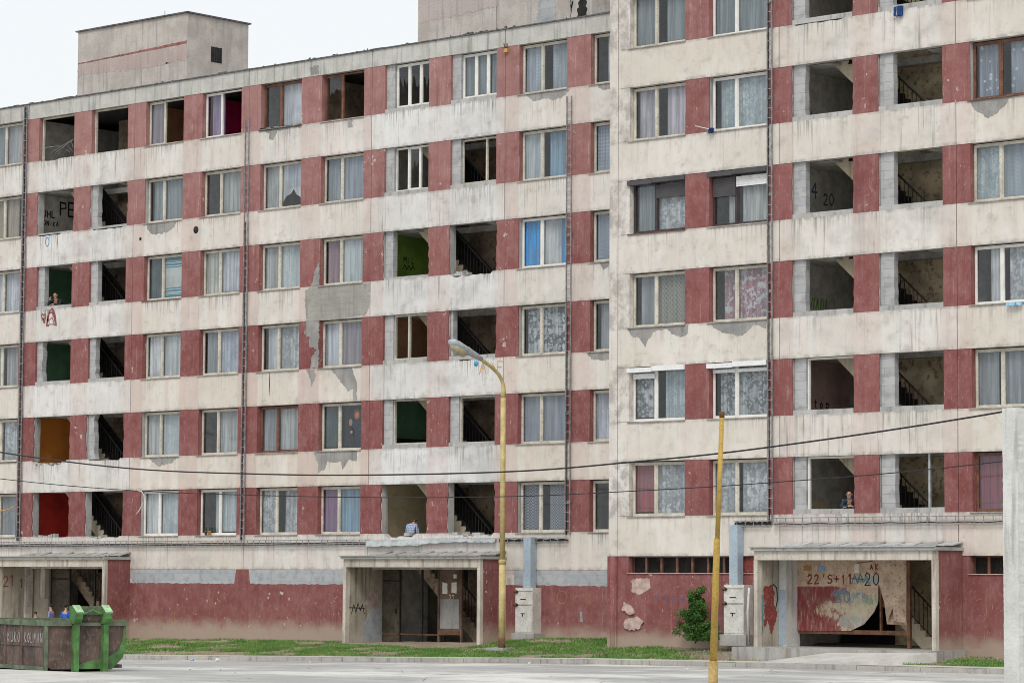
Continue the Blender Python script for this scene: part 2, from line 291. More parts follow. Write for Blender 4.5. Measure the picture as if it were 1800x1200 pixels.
def roadmat():
    t = NT('road'); x, y, z = t.xyz()
    n1 = t.noise(.10, (1, 1.6, 1), 4, .6, (4, 2, 0)); n2 = t.noise(1.3, (1, 1, 1), 6, .65); n3 = t.noise(22, detail=4)
    c = t.mix(t.rmp(n1, .42, .56), (.66, .65, .62), (.43, .43, .42))
    c = t.mix(t.mul(t.rmp(n2, .5, .7), .35), c, (.27, .27, .265))
    c = t.mix(t.mul(t.rmp(n3, .5, .75), .3), c, (.22, .22, .21))
    n5 = t.noise(.42, (.5, 1.0, 1), 6, .68, (9, 3, 0)); c = t.mix(t.mul(t.rmp(n5, .48, .58), .7), c, (.34, .34, .335)); c = t.mix(t.mul(t.rmp(t.noise(.9, (.25, 1, 1), 5, .6, (1, 7, 0)), .58, .64), .6), c, (.25, .25, .245)); sp5 = t.rmp(t.noise(6, detail=2), .72, .75); c = t.mix(t.mul(sp5, .7), c, (.2, .19, .17))
    xl5 = t.mul(t.rmp(t.math('ADD', x, t.mul(n5, 9)), 33, 36, 1, 0), t.rmp(t.math('ADD', y, t.mul(n5, 5)), -16, -14, 1, 0), .6); c = t.mix(xl5, c, (.36, .36, .355))
    cr = t.vor(.35, (1, 1, 1), 0, 'DISTANCE_TO_EDGE'); c = t.mix(t.mul(t.rmp(t.math('ADD', cr, t.mul(n2, .04)), .02, .028, 1, 0), .7), c, (.12, .12, .12))
    t.out(c, .85, n3, .5, .02)
roadmat()
def pavemat():
    t = NT('pavement'); n2 = t.noise(1.3, detail=6, rough=.65); n3 = t.noise(22, detail=4)
    c = t.mix(t.rmp(n2, .4, .65), (.58, .565, .53), (.46, .45, .42)); c = t.mix(t.mul(t.rmp(n3, .5, .75), .35), c, (.22, .21, .19)); t.out(c, .9, n3, .5, .02)
pavemat()
def soilmat():
    t = NT('soil'); n = t.noise(.9, detail=6, rough=.7); n3 = t.noise(18, detail=5, rough=.7)
    c = t.mix(t.rmp(n, .35, .65), (.24, .185, .13), (.36, .30, .23)); c = t.mix(t.rmp(n3, .58, .66), c, (.45, .42, .37)); c = t.mix(t.mul(t.rmp(n3, .42, .32), .6), c, (.09, .07, .05)); t.out(c, 1, n3, .9, .04)
soilmat()
def grassmat(name, a, b):
    t = NT(name); n = t.noise(1.4, detail=5); n3 = t.noise(14, detail=3); c = t.mix(t.rmp(t.math('ADD', t.mul(n, .6), t.mul(n3, .4)), .38, .62), a, b); t.out(c, .8)
grassmat('grass_green', (.07, .185, .03), (.15, .30, .06)); grassmat('grass_dry', (.22, .22, .09), (.30, .28, .14)); grassmat('leaf_green', (.02, .065, .012), (.05, .13, .025)); grassmat('leaf_light', (.06, .16, .025), (.11, .23, .05))

# ------------------------------------------------------------------ mesh helper
class MB:
    def __init__(s): s.v = []; s.f = []; s.mi = []; s.pc = []; s.mats = []; s.sm = []; s.pan = (.3, .3, .5, .2)
    def mid(s, m):
        if m not in s.mats: s.mats.append(m)
        return s.mats.index(m)
    def add(s, vs, fs, m, smooth=False):
        o = len(s.v); s.v += [tuple(v) for v in vs]; k = s.mid(m)
        for f in fs: s.f.append([i+o for i in f]); s.mi.append(k); s.pc.append(s.pan); s.sm.append(smooth)
        return s
    def box(s, x0, x1, y0, y1, z0, z1, m):
        if x0 > x1: x0, x1 = x1, x0
        if y0 > y1: y0, y1 = y1, y0
        if z0 > z1: z0, z1 = z1, z0
        vs = [(x, y, z) for z in (z0, z1) for y in (y0, y1) for x in (x0, x1)]
        return s.add(vs, [(0, 2, 3, 1), (4, 5, 7, 6), (0, 1, 5, 4), (2, 6, 7, 3), (0, 4, 6, 2), (1, 3, 7, 5)], m)
    def obox(s, o, U, V, W, m):
        o, U, V, W = map(Vector, (o, U, V, W))
        vs = [o+U*a+V*b+W*c for c in (0, 1) for b in (0, 1) for a in (0, 1)]
        return s.add(vs, [(0, 2, 3, 1), (4, 5, 7, 6), (0, 1, 5, 4), (2, 6, 7, 3), (0, 4, 6, 2), (1, 3, 7, 5)], m)
    def poly(s, pts, y0, y1, m, axis='y'):
        """prism from an outline in the xz plane (axis y), yz plane (axis x) or xy plane (axis z)"""
        mk = {'y': lambda p, d: (p[0], d, p[1]), 'x': lambda p, d: (d, p[0], p[1]), 'z': lambda p, d: (p[0], p[1], d)}[axis]
        n = len(pts); a = sum(pts[i][0]*pts[(i+1) % n][1]-pts[(i+1) % n][0]*pts[i][1] for i in range(n))
        if a < 0: pts = pts[::-1]
        vs = [mk(p, y0) for p in pts]+[mk(p, y1) for p in pts]
        fs = [list(range(n)), list(range(2*n-1, n-1, -1))]+[(i, i+n, (i+1) % n+n, (i+1) % n) for i in range(n)]
        return s.add(vs, fs, m)
    def tube(s, pts, r, m, n=8, cap=True, r2=None):
        pts = [Vector(p) for p in pts]; N = len(pts); vs = []; up = Vector((0, 0, 1))
        for i, p in enumerate(pts):
            d = (pts[min(i+1, N-1)]-pts[max(i-1, 0)]).normalized()
            a = d.cross(up)
            if a.length < .05: a = d.cross(Vector((0, 1, 0)))
            a.normalize(); b = d.cross(a); rr = r if r2 is None else r+(r2-r)*i/(N-1)
            if isinstance(r, (list, tuple)): rr = r[i]
            vs += [p+a*rr*math.cos(2*math.pi*k/n)+b*rr*math.sin(2*math.pi*k/n) for k in range(n)]
        fs = [(i*n+k, i*n+(k+1) % n, (i+1)*n+(k+1) % n, (i+1)*n+k) for i in range(N-1) for k in range(n)]
        if cap: fs += [list(range(n-1, -1, -1)), [(N-1)*n+k for k in range(n)]]
        return s.add(vs, fs, m, True)
    def build(s, name, parent=None, label=None, cat=None, group=None, kind=None, loc=None):
        me = bpy.data.meshes.new(name); me.from_pydata(s.v, [], s.f)
        for k in s.mats: me.materials.append(MATS[k])
        me.polygons.foreach_set('material_index', s.mi); me.polygons.foreach_set('use_smooth', s.sm)
        if any(k.startswith(('plaster', 'red_')) for k in s.mats):
            ca = me.color_attributes.new('pan', 'FLOAT_COLOR', 'CORNER'); buf = []
            for p, c in zip(me.polygons, s.pc): buf += [c[0], c[1], c[2], c[3] if len(c) > 3 else .12]*p.loop_total
            ca.data.foreach_set('color', buf)
        me.update(); o = bpy.data.objects.new(name, me); COL.objects.link(o); o.parent = parent
        return tag(o, label, cat, group, kind)
def tag(o, label=None, cat=None, group=None, kind=None):
    for k, v in (('label', label), ('category', cat), ('group', group), ('kind', kind)):
        if v: o[k] = v
    return o
def empty(name, label=None, cat=None, group=None, loc=(0, 0, 0), rot=(0, 0, 0)):
    o = bpy.data.objects.new(name, None); COL.objects.link(o); o.location = loc; o.rotation_euler = rot; o.empty_display_size = .3
    return tag(o, label, cat, group)
rnd = random.uniform
def jag(a, b, n, amp):
    """points from a to b with a crumbled line"""
    out = []
    for i in range(1, n):
        t = i/n; out.append((a[0]+(b[0]-a[0])*t+rnd(-amp, amp), a[1]+(b[1]-a[1])*t+rnd(-amp, amp)))
    return out
def blob(pts, amp=.03, n=4):
    out = []
    for i, p in enumerate(pts):
        q = pts[(i+1) % len(pts)]; out.append(p); L = math.dist(p, q); k = max(2, int(L/.06)); out += jag(p, q, k, min(amp, L*.12))
    return out

# strokes for painted writing
GL = {'P': [[(0, 0), (0, 1), (.5, .95), (.55, .6), (0, .5)]], 'E': [[(.55, 1), (0, 1), (0, 0), (.55, 0)], [(0, .5), (.45, .5)]], 'R': [[(0, 0), (0, 1), (.5, .9), (.45, .55), (0, .5), (.55, 0)]],
 'U': [[(0, 1), (0, .1), (.3, 0), (.55, .1), (.55, 1)]], 'H': [[(0, 0), (0, 1)], [(.55, 0), (.55, 1)], [(0, .5), (.55, .5)]], 'L': [[(0, 1), (0, 0), (.5, 0)]], 'M': [[(0, 0), (.05, 1), (.32, .4), (.6, 1), (.65, 0)]],
 'O': [[(.3, 1), (0, .7), (0, .3), (.3, 0), (.55, .3), (.55, .7), (.3, 1)]], 'N': [[(0, 0), (0, 1), (.55, 0), (.55, 1)]], 'I': [[(.25, 0), (.25, 1)]], 'K': [[(0, 0), (0, 1)], [(.5, 1), (0, .45), (.55, 0)]], 'A': [[(0, 0), (.3, 1), (.55, 0)], [(.1, .4), (.45, .4)]],
 '4': [[(.4, 0), (.4, 1), (0, .4), (.6, .4)]], '2': [[(.02, .75), (.2, 1), (.5, .85), (.45, .55), (0, 0), (.58, .03)]], '0': [[(.3, 1), (.02, .7), (.05, .2), (.3, 0), (.55, .3), (.55, .75), (.3, 1)]], 'S': [[(.55, .9), (.25, 1), (.03, .8), (.1, .55), (.5, .45), (.55, .2), (.3, 0), (0, .1)]],
 '+': [[(.3, .2), (.3, .8)], [(.05, .5), (.55, .5)]], "'": [[(.3, .75), (.38, 1)]], '1': [[(.1, .8), (.3, 1), (.3, 0)]], 'Y': [[(0, 1), (.3, .5), (.6, 1)], [(.3, .5), (.3, 0)]], ' ': [], 'T': [[(0, 1), (.6, 1)], [(.3, 1), (.3, 0)]], 'o': [[(.3, .6), (.05, .4), (.1, .05), (.4, .05), (.5, .4), (.3, .6)]], 't': [[(.25, .9), (.25, 0), (.45, 0)], [(.05, .6), (.45, .6)]], 'p': [[(.1, -.3), (.1, .6), (.5, .5), (.45, .1), (.1, .05)]]}
def strokes(mb, lines, o, U, V, nrm, wd, m):
    o, U, V, nrm = Vector(o), Vector(U), Vector(V), Vector(nrm)
    for ln in lines:
        P = [o+U*p[0]+V*p[1] for p in ln]
        for k, (a, b) in enumerate(zip(P[:-1], P[1:])):
            d = b-a
            if d.length < 1e-5: continue
            sd = d.normalized().cross(nrm)*wd/2*rnd(.8, 1.2); e = d.normalized()*wd*.3; L = nrm*(.004+.0006*(k % 3))
            mb.add([a-e-sd+L, b+e-sd+L, b+e+sd+L, a-e+sd+L, a-e-sd, b+e-sd, b+e+sd, a-e+sd], [(0, 1, 2, 3), (0, 4, 5, 1), (1, 5, 6, 2), (2, 6, 7, 3), (3, 7, 4, 0)], m)
def write(mb, txt, o, U, V, nrm, size, wd, m, gap=.8):
    U = Vector(U); V = Vector(V)
    for i, ch in enumerate(txt):
        strokes(mb, GL.get(ch, []), Vector(o)+U*(i*gap*size)+V*rnd(-.04, .04)*size, U*size, V*size*rnd(.92, 1.08), nrm, wd, m)
XA, ZA, YN, XN = (1, 0, 0), (0, 0, 1), (0, -1, 0), (1, 0, 0)

# ================================================================== GROUND
def lerp(xs, x):
    for (a, va), (b, vb) in zip(xs[:-1], xs[1:]):
        if x <= b: t = max(0, (x-a)/(b-a)); return va+(vb-va)*t
    return xs[-1][1]
def zb(x): return lerp([(-10, -.25), (6, -.1), (11, -.03), (17, -.01), (24, .08), (26, .24), (30, .32), (33, .40), (38, .30), (45, .22), (60, .2)], x)
def zk(x): return lerp([(-20, -.62), (0, -.58), (13, -.44), (23, -.29), (32, -.15), (40, -.10), (60, -.08)], x)
YK, YP = -6.0, -4.6
def zroad(x): return zk(x)-.13
def sheet(name, xs, ys, zf, m, kind='structure'):
    mb = MB(); vs = [(x, y, zf(x, y)) for y in ys for x in xs]; n = len(xs)
    mb.add(vs, [(j*n+i, j*n+i+1, (j+1)*n+i+1, (j+1)*n+i) for j in range(len(ys)-1) for i in range(n-1)], m, True)
    return mb.build(name, kind=kind)
rng = lambda a, b, n: [a+(b-a)*i/n for i in range(n+1)]
sheet('ground', rng(-600, 700, 13), rng(-600, 700, 13), lambda x, y: -1.2, 'soil')
sheet('road', rng(-20, 60, 80)+[90, 140, 240], [-160, -100, -60, -40, -30, -25, -20, -15, -10, -8, -6.16], lambda x, y: zroad(x), 'road')
sheet('pavement', rng(-20, 60, 80), [YK-.001, -5.3, YP+.0], lambda x, y: zk(x)+.0, 'pavement')
sheet('soil_verge', rng(-20, 60, 160), rng(YP-.05, .6, 24), lambda x, y: (zk(x)-.012)+(zb(x)-zk(x)+.012)*min(1, max(0, (y-YP)/4.0))+(.012 if y > -4.5 else 0)+.025*math.sin(x*3.1+y*2.2)*math.sin(x*1.3-y*3) * (1 if y > -4.5 else 0), 'soil')
mb = MB(); x = -20.
while x < 60:
    za, zc = zk(x), zk(x+.98); dy = rnd(-.012, .012); h = rnd(-.01, .008)
    vs = [(x, -6.15+dy, za-.4), (x+.985, -6.15+dy, zc-.4), (x+.985, YK, zc-.4), (x, YK, za-.4), (x, -6.14+dy, za+h), (x+.985, -6.14+dy, zc+h), (x+.985, YK-.002, zc+h), (x, YK-.002, za+h)]
    mb.add(vs, [(4, 5, 6, 7), (0, 1, 5, 4), (1, 2, 6, 5), (3, 0, 4, 7), (2, 3, 7, 6)], 'kerb_stone'); x += 1.0
mb.build('kerb', kind='structure')
# pale worn strip of concrete beside the skip, and the worn path to the right entrance
mb = MB(); mb.poly([(20, -22.2), (29.6, -22.35), (35.8, -24.2), (48, -29.5), (30, -36), (10, -33)], -.60, -.262, 'pavement', 'z')
mb.build('concrete_apron', kind='structure')
def ramp():
    mb = MB(); P = [(38.6, -5.95, -.10), (41.3, -5.95, -.09), (43.1, -4.05, .225), (40.2, -4.05, .225)]
    mb.add(P+[(a, b, c-.3) for a, b, c in P], [(0, 1, 2, 3), (4, 5, 1, 0), (5, 6, 2, 1), (6, 7, 3, 2), (7, 4, 0, 3)], 'pavement'); mb.build('path', kind='structure')
ramp()
mb = MB(); mb.poly([(36.5, -4.35), (38, -4.6), (43.0, -4.15), (43.0, -2.5), (36.9, -2.5), (36.7, -3.7)], -.2, .262, 'dirty_slab', 'z')
mb.build('entrance_slab', kind='structure')

# grass
def soilz(x, y): return (zk(x)-.012)+(zb(x)-zk(x)+.012)*min(1, max(0, (y-YP)/4.0))
def gdens(x, y):
    if y > (-2.55 if x > 30.4 else -.35): return 0
    d = .95 if y < (-3.0 if x > 30.4 else -1.0) else .45
    if x < 17.6: d = .9 if -3.7 < y < -.8 else .3
    if 17.6 < x < 24.6: d = 0 if y > -2.4 - (x-24.6)*.18 else .75
    if x < 6.8: d = .15
    if x > 34.6: d *= max(0, 1-(x-34.6)/1.2)
    if 35.8 < x < 37.6: d = .12 if y < -3.6 else .05
    if x > 43.2 - (y+4.2)*.0: d = 1
    if 41.2 < x <= 43.2: d = .8 if y < -4.5 else .0
    if 24.8 < x < 33.5: d *= 1.5
    if 12 < x < 17 and y < -3.7: d *= .25
    if 33.8 < x < 37 and y > -4.2: d *= .25
    if 35.8 < x < 41.2 and y < -4.4: d = .15
    return d
def grass():
    mb = MB(); P = []; F = []; M = []; rr = random.Random(3)
    import mathutils
    ns = mathutils.noise.noise
    cnt = 0
    while cnt < 190000:
        x = rr.uniform(5.5, 47); y = rr.uniform(-4.75, -.05)
        d = gdens(x, y)*(.75+1.9*ns((x*.6, y*1.3, 0))+.7*ns((x*3, y*3, 2)))
        cnt += 1
        if rr.random() > d: continue
        z = soilz(x, y); h = rr.uniform(.035, .10)*(.8+.8*max(0, ns((x*.5, y, 3)))); a = rr.uniform(0, 6.28); w_ = rr.uniform(.012, .028)
        dx, dy = math.cos(a)*w_, math.sin(a)*w_; lx, ly = rr.uniform(-.05, .05), rr.uniform(-.05, .05); o = len(P)
        P += [(x-dx, y-dy, z-.01), (x+dx, y+dy, z-.01), (x+lx, y+ly, z+h)]; F.append((o, o+1, o+2)); M.append(1 if rr.random() < .12 else 0)
    me = bpy.data.meshes.new('grass'); me.from_pydata(P, [], F); me.materials.append(MATS['grass_green']); me.materials.append(MATS['grass_dry']); me.polygons.foreach_set('material_index', M)
    o = bpy.data.objects.new('grass', me); COL.objects.link(o); tag(o, 'short green grass in the verge between the pavement and the walls', 'grass', kind='stuff')
grass()

# ================================================================== BUILDINGS
OPH = 1.624; FL = 2.8; BAND = FL-OPH
def fold_sheet(mb, x0, x1, z0, z1, y, m, amp=.022, per=.13):
    n = max(6, int((x1-x0)/.035)); ph = rnd(0, 6); vs = []
    for j, z in enumerate((z0, z1)):
        for i in range(n+1):
            x = x0+(x1-x0)*i/n; vs.append((x, y+amp*math.sin(x/per*6.28+ph+.8*math.sin(x*5))*(1 if j == 0 else .7), z))
    mb.add(vs, [(i, i+1, n+2+i, n+1+i) for i in range(n)], m, True)

def win(par, x0, x1, z0, z1, yf, frame='cream', kind='2', L='c_sheer', Rr='c_sheer', sill='sill_metal', label=None, shut=None, drop=(0, 0), frac=.42, sillx=(0, 0)):
    fm = frame+'_paint'; y = yf+.18; fw = .055; mb = MB()
    def bar(a, b, c, d, dy=0., m=fm): mb.box(a, b, y-dy, y+.06, c, d, m)
    ztop = z1-.03; mb.box(x0+.001, x1-.001, y+.03, y+.058, z1-.029, z1-.001, 'backing')  # dark strips at head and left jamb imitate the shadow in the reveal
    mb.box(x0+.001, x0+.013, y+.02, y+.058, z0, ztop, 'backing'); bar(x0+.014, x0+fw, z0, ztop); bar(x1-fw, x1-.004, z0, ztop); bar(x0+fw, x1-fw, z0, z0+fw); bar(x0+fw, x1-fw, ztop-fw, ztop)
    ix0, ix1, iz0, iz1 = x0+fw, x1-fw, z0+fw, ztop-fw
    if kind == '2': ms = [x0+(x1-x0)*frac]
    elif kind == '3': ms = [x0+(x1-x0)*.36, x0+(x1-x0)*.68]
    else: ms = []
    edges = [ix0]
    for mm in ms: bar(mm-.035, mm+.035, iz0, iz1, .012); edges += [mm-.035, mm+.035]
    edges.append(ix1)
    lights = [(edges[i], edges[i+1]) for i in range(0, len(edges), 2)]
    cont = [L, Rr] if kind == '2' else (L if isinstance(L, (list, tuple)) else [L]*len(lights))
    for (a, b), c in zip(lights, cont):      # sash bars
        if c in ('open', 'hole'): continue
        s = .03
        mb.box(a, a+s, y+.004, y+.05, iz0, iz1, fm); mb.box(b-s, b, y+.004, y+.05, iz0, iz1, fm); mb.box(a+s, b-s, y+.004, y+.05, iz0, iz0+s, fm); mb.box(a+s, b-s, y+.004, y+.05, iz1-s, iz1, fm)
    w_ = mb.build('window', par, label)
    if sill: MB().box(x0-.06+sillx[0], x1+.03+sillx[1], yf-.045, y, z0-.028, z0-.001, sill).build('sill', w_)
    for (a, b), c in zip(lights, cont):
        if c in ('open',): continue
        g = MB()
        if isinstance(c, str) and c.startswith('broken'):
            hh = iz1-iz0; top = [(a, iz1), (b, iz1)]
            n = 7; low = []
            for i in range(n+1):
                t = i/n; low.append((b-(b-a)*t, iz1-hh*(rnd(.25, .6) if 0 < i < n else rnd(.3, .8))))
            g.poly(top+low, y+.026, y+.03, 'glass'); g.build('pane', w_); continue
        if c != 'hole': g.box(a+.005, b-.005, y+.026, y+.03, iz0, iz1, 'glass').build('pane', w_)
        if c in ('glass', 'hole'):
            # something pale hangs deep in most of these rooms; leave the room itself to show
            continue
        q = MB()
        if isinstance(c, tuple):             # (material, u0, u1[, v0, v1]) pieces across the light
            for pc in c:
                u0, u1 = pc[1], pc[2]; v0, v1 = (pc[3], pc[4]) if len(pc) > 3 else (0, 1)
                fold_sheet(q, a+(b-a)*u0, a+(b-a)*u1, iz0+(iz1-iz0)*v0, iz0+(iz1-iz0)*v1, y+.13, pc[0])
        elif c == 'torn': q.poly([(a-.02, iz1), (b+.02, iz1), (b+.02, iz0+.05), (b-.1, iz0+.15), (b-.3, iz0+.35), (b-.45, iz0+.42), (a+.5, iz0+.62), (a+.35, iz0+.45), (a+.15, iz0+.4), (a-.02, iz0+.2)], y+.12, y+.125, 'c_white'); fold_sheet(q, a+.2, b, iz0+.7, iz1-.1, y+.11, 'c_flower')
        elif c in ('c_board', 'c_creamblind', 'poster', 'c_sheet', 'c_towel', 'c_pinkgrey'): fold_sheet(q, a-.02, b+.02, iz0-.02, iz1, y+.09, c, .004, .5)
        else:
            g0 = g1 = 0; rr_ = random.random()
            if rr_ < .3: g0 = (b-a)*rnd(.08, .3)
            elif rr_ < .5: g1 = (b-a)*rnd(.08, .28)
            fold_sheet(q, a-.03+g0, b+.03-g1, iz0-.02+(rnd(0, .12) if rr_ > .8 else 0), iz1+.02, y+.13, c, rnd(.014, .03), rnd(.09, .2))
        q.build('curtain', w_)
    if shut:                                  # roller shutter boxes and the lowered slats
        sm, boxes = shut
        k = ms[0]; q = MB(); q.box(x0-.06, k-.01, yf-.05, y-.01, z1-.165, z1-.03, sm); q.box(k, x1+.0, yf-.05, y-.01, z1-.145, z1-.005, sm)
        q.build('shutter_box', w_)
        for (a, b), dr, m2 in zip(lights, drop, boxes):
            if dr > 0:
                q = MB(); zz = ztop-.17
                while zz > ztop-.17-dr: q.box(a-.02, b+.02, y-.045, y-.03+.004*(int(zz*100) % 2), zz-.05, zz-.004, m2); zz -= .05
                q.build('shutter', w_)
    return w_

def pier(par, x0, x1, z0, z1, yf, m, jl=0, jr=0, pan=(.3, .3, .5), joint=None):
    mb = MB(); mb.pan = (rnd(0, .9)**1.5, rnd(0, 1)**2, 0, 0)
    broken = jl or jr
    A = [(x0, z0)]; B = [(x1, z0), (x1, z1)]
    pts = [(x0, z0), (x1, z0)]
    if jr: pts += [(x1-abs(rnd(.0, jr)), z0+(z1-z0)*t/9+rnd(-.04, .04)) for t in range(1, 9)]
    pts += [(x1, z1), (x0, z1)]
    if jl: pts += [(x0+abs(rnd(.0, jl)), z1-(z1-z0)*t/9+rnd(-.04, .04)) for t in range(1, 9)]
    sk = .05 if broken else .335
    if joint is not None and not broken:
        mb.box(x0, joint-.008, yf+.012, yf+sk, z0, z1, m); mb.box(joint+.008, x1, yf+.012, yf+sk, z0, z1, m); mb.box(joint-.006, joint+.006, yf+.03, yf+sk-.01, z0, z1, 'backing')
    else: mb.poly(pts, yf+.012, yf+sk, m)
    if broken: mb.box(x0+.0+(.02 if jl else .002), x1-(.02 if jr else .002), yf+.052, yf+.335, z0, z1, 'bare_concrete')
    return mb.build('pier', par)

def spandrel(par, x0, x1, z0, z1, yf, m, pan, notches=(), gap=(.015, .015)):
    mb = MB(); mb.pan = pan
    pts = [(x0+gap[0], z0), (x1-gap[1], z0), (x1-gap[1], z1)]
    for (a, b, d) in sorted(notches, key=lambda q: -q[0]):
        n = max(4, int((b-a)/.13)); pts.append((b, z1))
        for i in range(1, n): pts.append((b-(b-a)*i/n+rnd(-.03, .03), z1-d*rnd(.45, 1.1)))
        pts.append((a, z1))
    pts.append((x0+gap[0], z1))
    mb.poly(pts, yf, yf+.25, m)
    mb.box(x0-.0, x1+.0, yf+.255, yf+.335, z0+.002, z1-max([n[2] for n in notches], default=0)*1.15-.002, 'backing')
    return mb.build('spandrel_panel', par)

def infill(par, x0, x1, z0, z1, yf, left=.38, curb=.13, broke=0, m='grey_block'):
    mb = MB()
    if curb: mb.box(x0+.003, x1-.003, yf+.02, yf+.3, z0+.001, z0+curb, 'bare_concrete')
    if left:
        if broke:
            pts = [(x0+.003, z0+curb), (x0+left, z0+curb)]+[(x0+left-rnd(0, broke), z0+curb+(z1-z0-curb)*i/8) for i in range(1, 8)]+[(x0+left, z1-.004), (x0+.003, z1-.004)]
            mb.poly(pts, yf+.10, yf+.3, m)
        else: mb.box(x0+.003, x0+left, yf+.10, yf+.3, z0+curb+.001, z1-.004, m)
    return mb.build('block_infill', par)

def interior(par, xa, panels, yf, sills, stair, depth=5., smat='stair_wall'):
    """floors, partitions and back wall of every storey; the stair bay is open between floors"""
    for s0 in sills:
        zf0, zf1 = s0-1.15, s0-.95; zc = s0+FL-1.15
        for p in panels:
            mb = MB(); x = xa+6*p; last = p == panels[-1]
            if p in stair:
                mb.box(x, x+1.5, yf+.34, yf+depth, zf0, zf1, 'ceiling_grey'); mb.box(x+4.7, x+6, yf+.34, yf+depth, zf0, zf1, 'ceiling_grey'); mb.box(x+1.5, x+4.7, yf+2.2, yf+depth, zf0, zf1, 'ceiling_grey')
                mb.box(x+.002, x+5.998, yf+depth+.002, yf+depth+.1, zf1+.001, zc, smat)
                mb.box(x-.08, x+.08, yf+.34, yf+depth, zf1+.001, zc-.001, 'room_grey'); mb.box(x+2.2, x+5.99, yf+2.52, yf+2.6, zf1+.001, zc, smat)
            else:
                mb.box(x, x+6, yf+.34, yf+depth, zf0, zf1, 'ceiling_grey')
                mb.box(x+.002, x+5.998, yf+depth+.002, yf+depth+.1, zf1+.001, zc, 'room_grey')
                mb.box(x-.08, x+.08, yf+.34, yf+depth, zf1+.001, zc-.001, 'room_grey'); mb.box(x+2.94, x+3.06, yf+.34, yf+depth, zf1+.001, zc-.001, 'room_grey')
            if last: mb.box(x+5.92, x+6.0, yf+.34, yf+depth, zf1+.001, zc-.001, 'room_grey')
            mb.build('storey', par)

def flight(par, xp, s, yf, dark=True, y0=1.0, y1=2.1, smat='stair_slab'):
    """one straight stair flight coming down to the right behind the openings of a stair bay"""
    mb = MB(); xt, xb = 1.53, 4.64; zt, zbm = s+1.85, s-.95
    n = 16; dx = (xb-xt)/n; dz = (zt-zbm)/n
    top = []
    for i in range(n): top += [(xp+xt+dx*i, zt-dz*i), (xp+xt+dx*(i+1), zt-dz*i)]
    top.append((xp+xb, zbm))
    slope = dz/dx; und = [(xp+xb-.1, zbm-.0), (xp+xb-.5, zbm-.0), (xp+xt-.48, zt-.01), (xp+xt-.48, zt+.0)]
    mb.poly(top+und[1:], yf+y0, yf+y1, smat)
    fl = mb.build('stair_flight', par)
    if dark:
        q = MB()
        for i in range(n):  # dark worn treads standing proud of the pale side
            q.box(xp+xt+dx*i-.0, xp+xt+dx*(i+1)+.015, yf+y0+.02, yf+y1+.02, zt-dz*i-dz+.013, zt-dz*i+.012, 'soot_black'); q.box(xp+xt+dx*i, xp+xt+dx*(i+1)+.03, yf+y0-.02, yf+y0+.019, zt-dz*i-.02, zt-dz*i+.02, 'soot_black')
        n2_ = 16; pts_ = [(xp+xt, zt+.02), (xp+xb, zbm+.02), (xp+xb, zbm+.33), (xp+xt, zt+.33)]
        if dark == 'deep': q.poly(pts_, yf+y1-.05, yf+y1, 'soot_black')
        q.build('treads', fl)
    q = MB(); hx0, hx1 = xp+xt, xp+xb
    q.tube([(hx0, yf+y0+.05, zt+.95), (hx1, yf+y0+.05, zbm+.95)], .028, 'dark_iron', 6)
    q.tube([(hx0, yf+y0+.05, zt+.15), (hx1, yf+y0+.05, zbm+.15)], .015, 'dark_iron', 5)
    for i in range(22):
        t = (i+.5)/22; a = hx0+(hx1-hx0)*t; b = zt+(zbm-zt)*t; q.tube([(a, yf+y0+.05, b+.12), (a, yf+y0+.05, b+.95)], .014, 'dark_iron', 4)
    q.tube([(xp+4.9, yf+y0+.1, s-.95), (xp+4.9, yf+y0+.1, s+1.65)], .035, 'dark_iron', 6)
    q.build('railing', fl)

def paint_room(par, xl, s, yf, m, back=None, depth=3.6, xr=None):
    q = MB(); q.box(xl+.085, xl+.10, yf+.35, yf+depth, s-.94, s+1.64, m)
    if back: q.box(xl+.1, (xr or xl+2.9), yf+depth-.02, yf+depth, s-.94, s+1.64, back)
    q.build('room_wall', par)

def broken_edge(par, x0, x1, z0, yf, deep=.12):
    q = MB(); n = 9
    for i in range(n):
        a = x0+(x1-x0)*i/n; q.box(a, a+(x1-x0)/n*rnd(.5, .95), yf+.05, yf+.24, z0-.02, z0+rnd(.0, deep), 'bare_concrete')
    return q.build('rubble', par, kind='stuff')

# -------------------------------------------------- left block
LB = empty('apartment_block', 'lower left six storey block of white bands and faded red piers with a flat roof', 'apartment building', 'apartment blocks in one row')
S1 = 3.576
def sillL(r): return S1+FL*(6-r)
pl, rd = 'plaster_left', 'red_paint'
def panL(p, r):
    st = p in (0, 3); h = (6-r)/5
    return (((.85 if p == 3 else .65) if st else .12+.3*h)+rnd(-.1, .1), (.95 if st else .28+.3*h)+rnd(-.12, .12), (.30 if st else .75)*(1-.35*h)+rnd(-.1, .1), (.38 if st else .5)*rnd(.6, 1.2))
NOT = {(5, 0): [(.55, 2.5, .20), (3.6, 5.5, .10)], (6, 0): [(.6, 2.6, .03), (3.7, 5.5, .10)], (3, 3): [(21.6, 23.5, .10)], (6, 3): [(18.7, 20.2, .16), (21.6, 23.6, .12)], (4, 3): [(22.0, 22.7, .05)], (2, 0): [(.6, 2.0, .05), (3.7, 5.5, .05)], (1, 0): [(.7, 1.8, .05)]}
for r in range(1, 6):
    z1 = sillL(r); z0 = z1-BAND
    for p in range(-1, 5):
        x0 = 6*p if p >= 0 else -6.4; x1 = 6*p+6 if p < 4 else 30.43
        spandrel(LB, x0, x1, z0, z1, 0, pl, panL(p, r), NOT.get((r, p), ()))
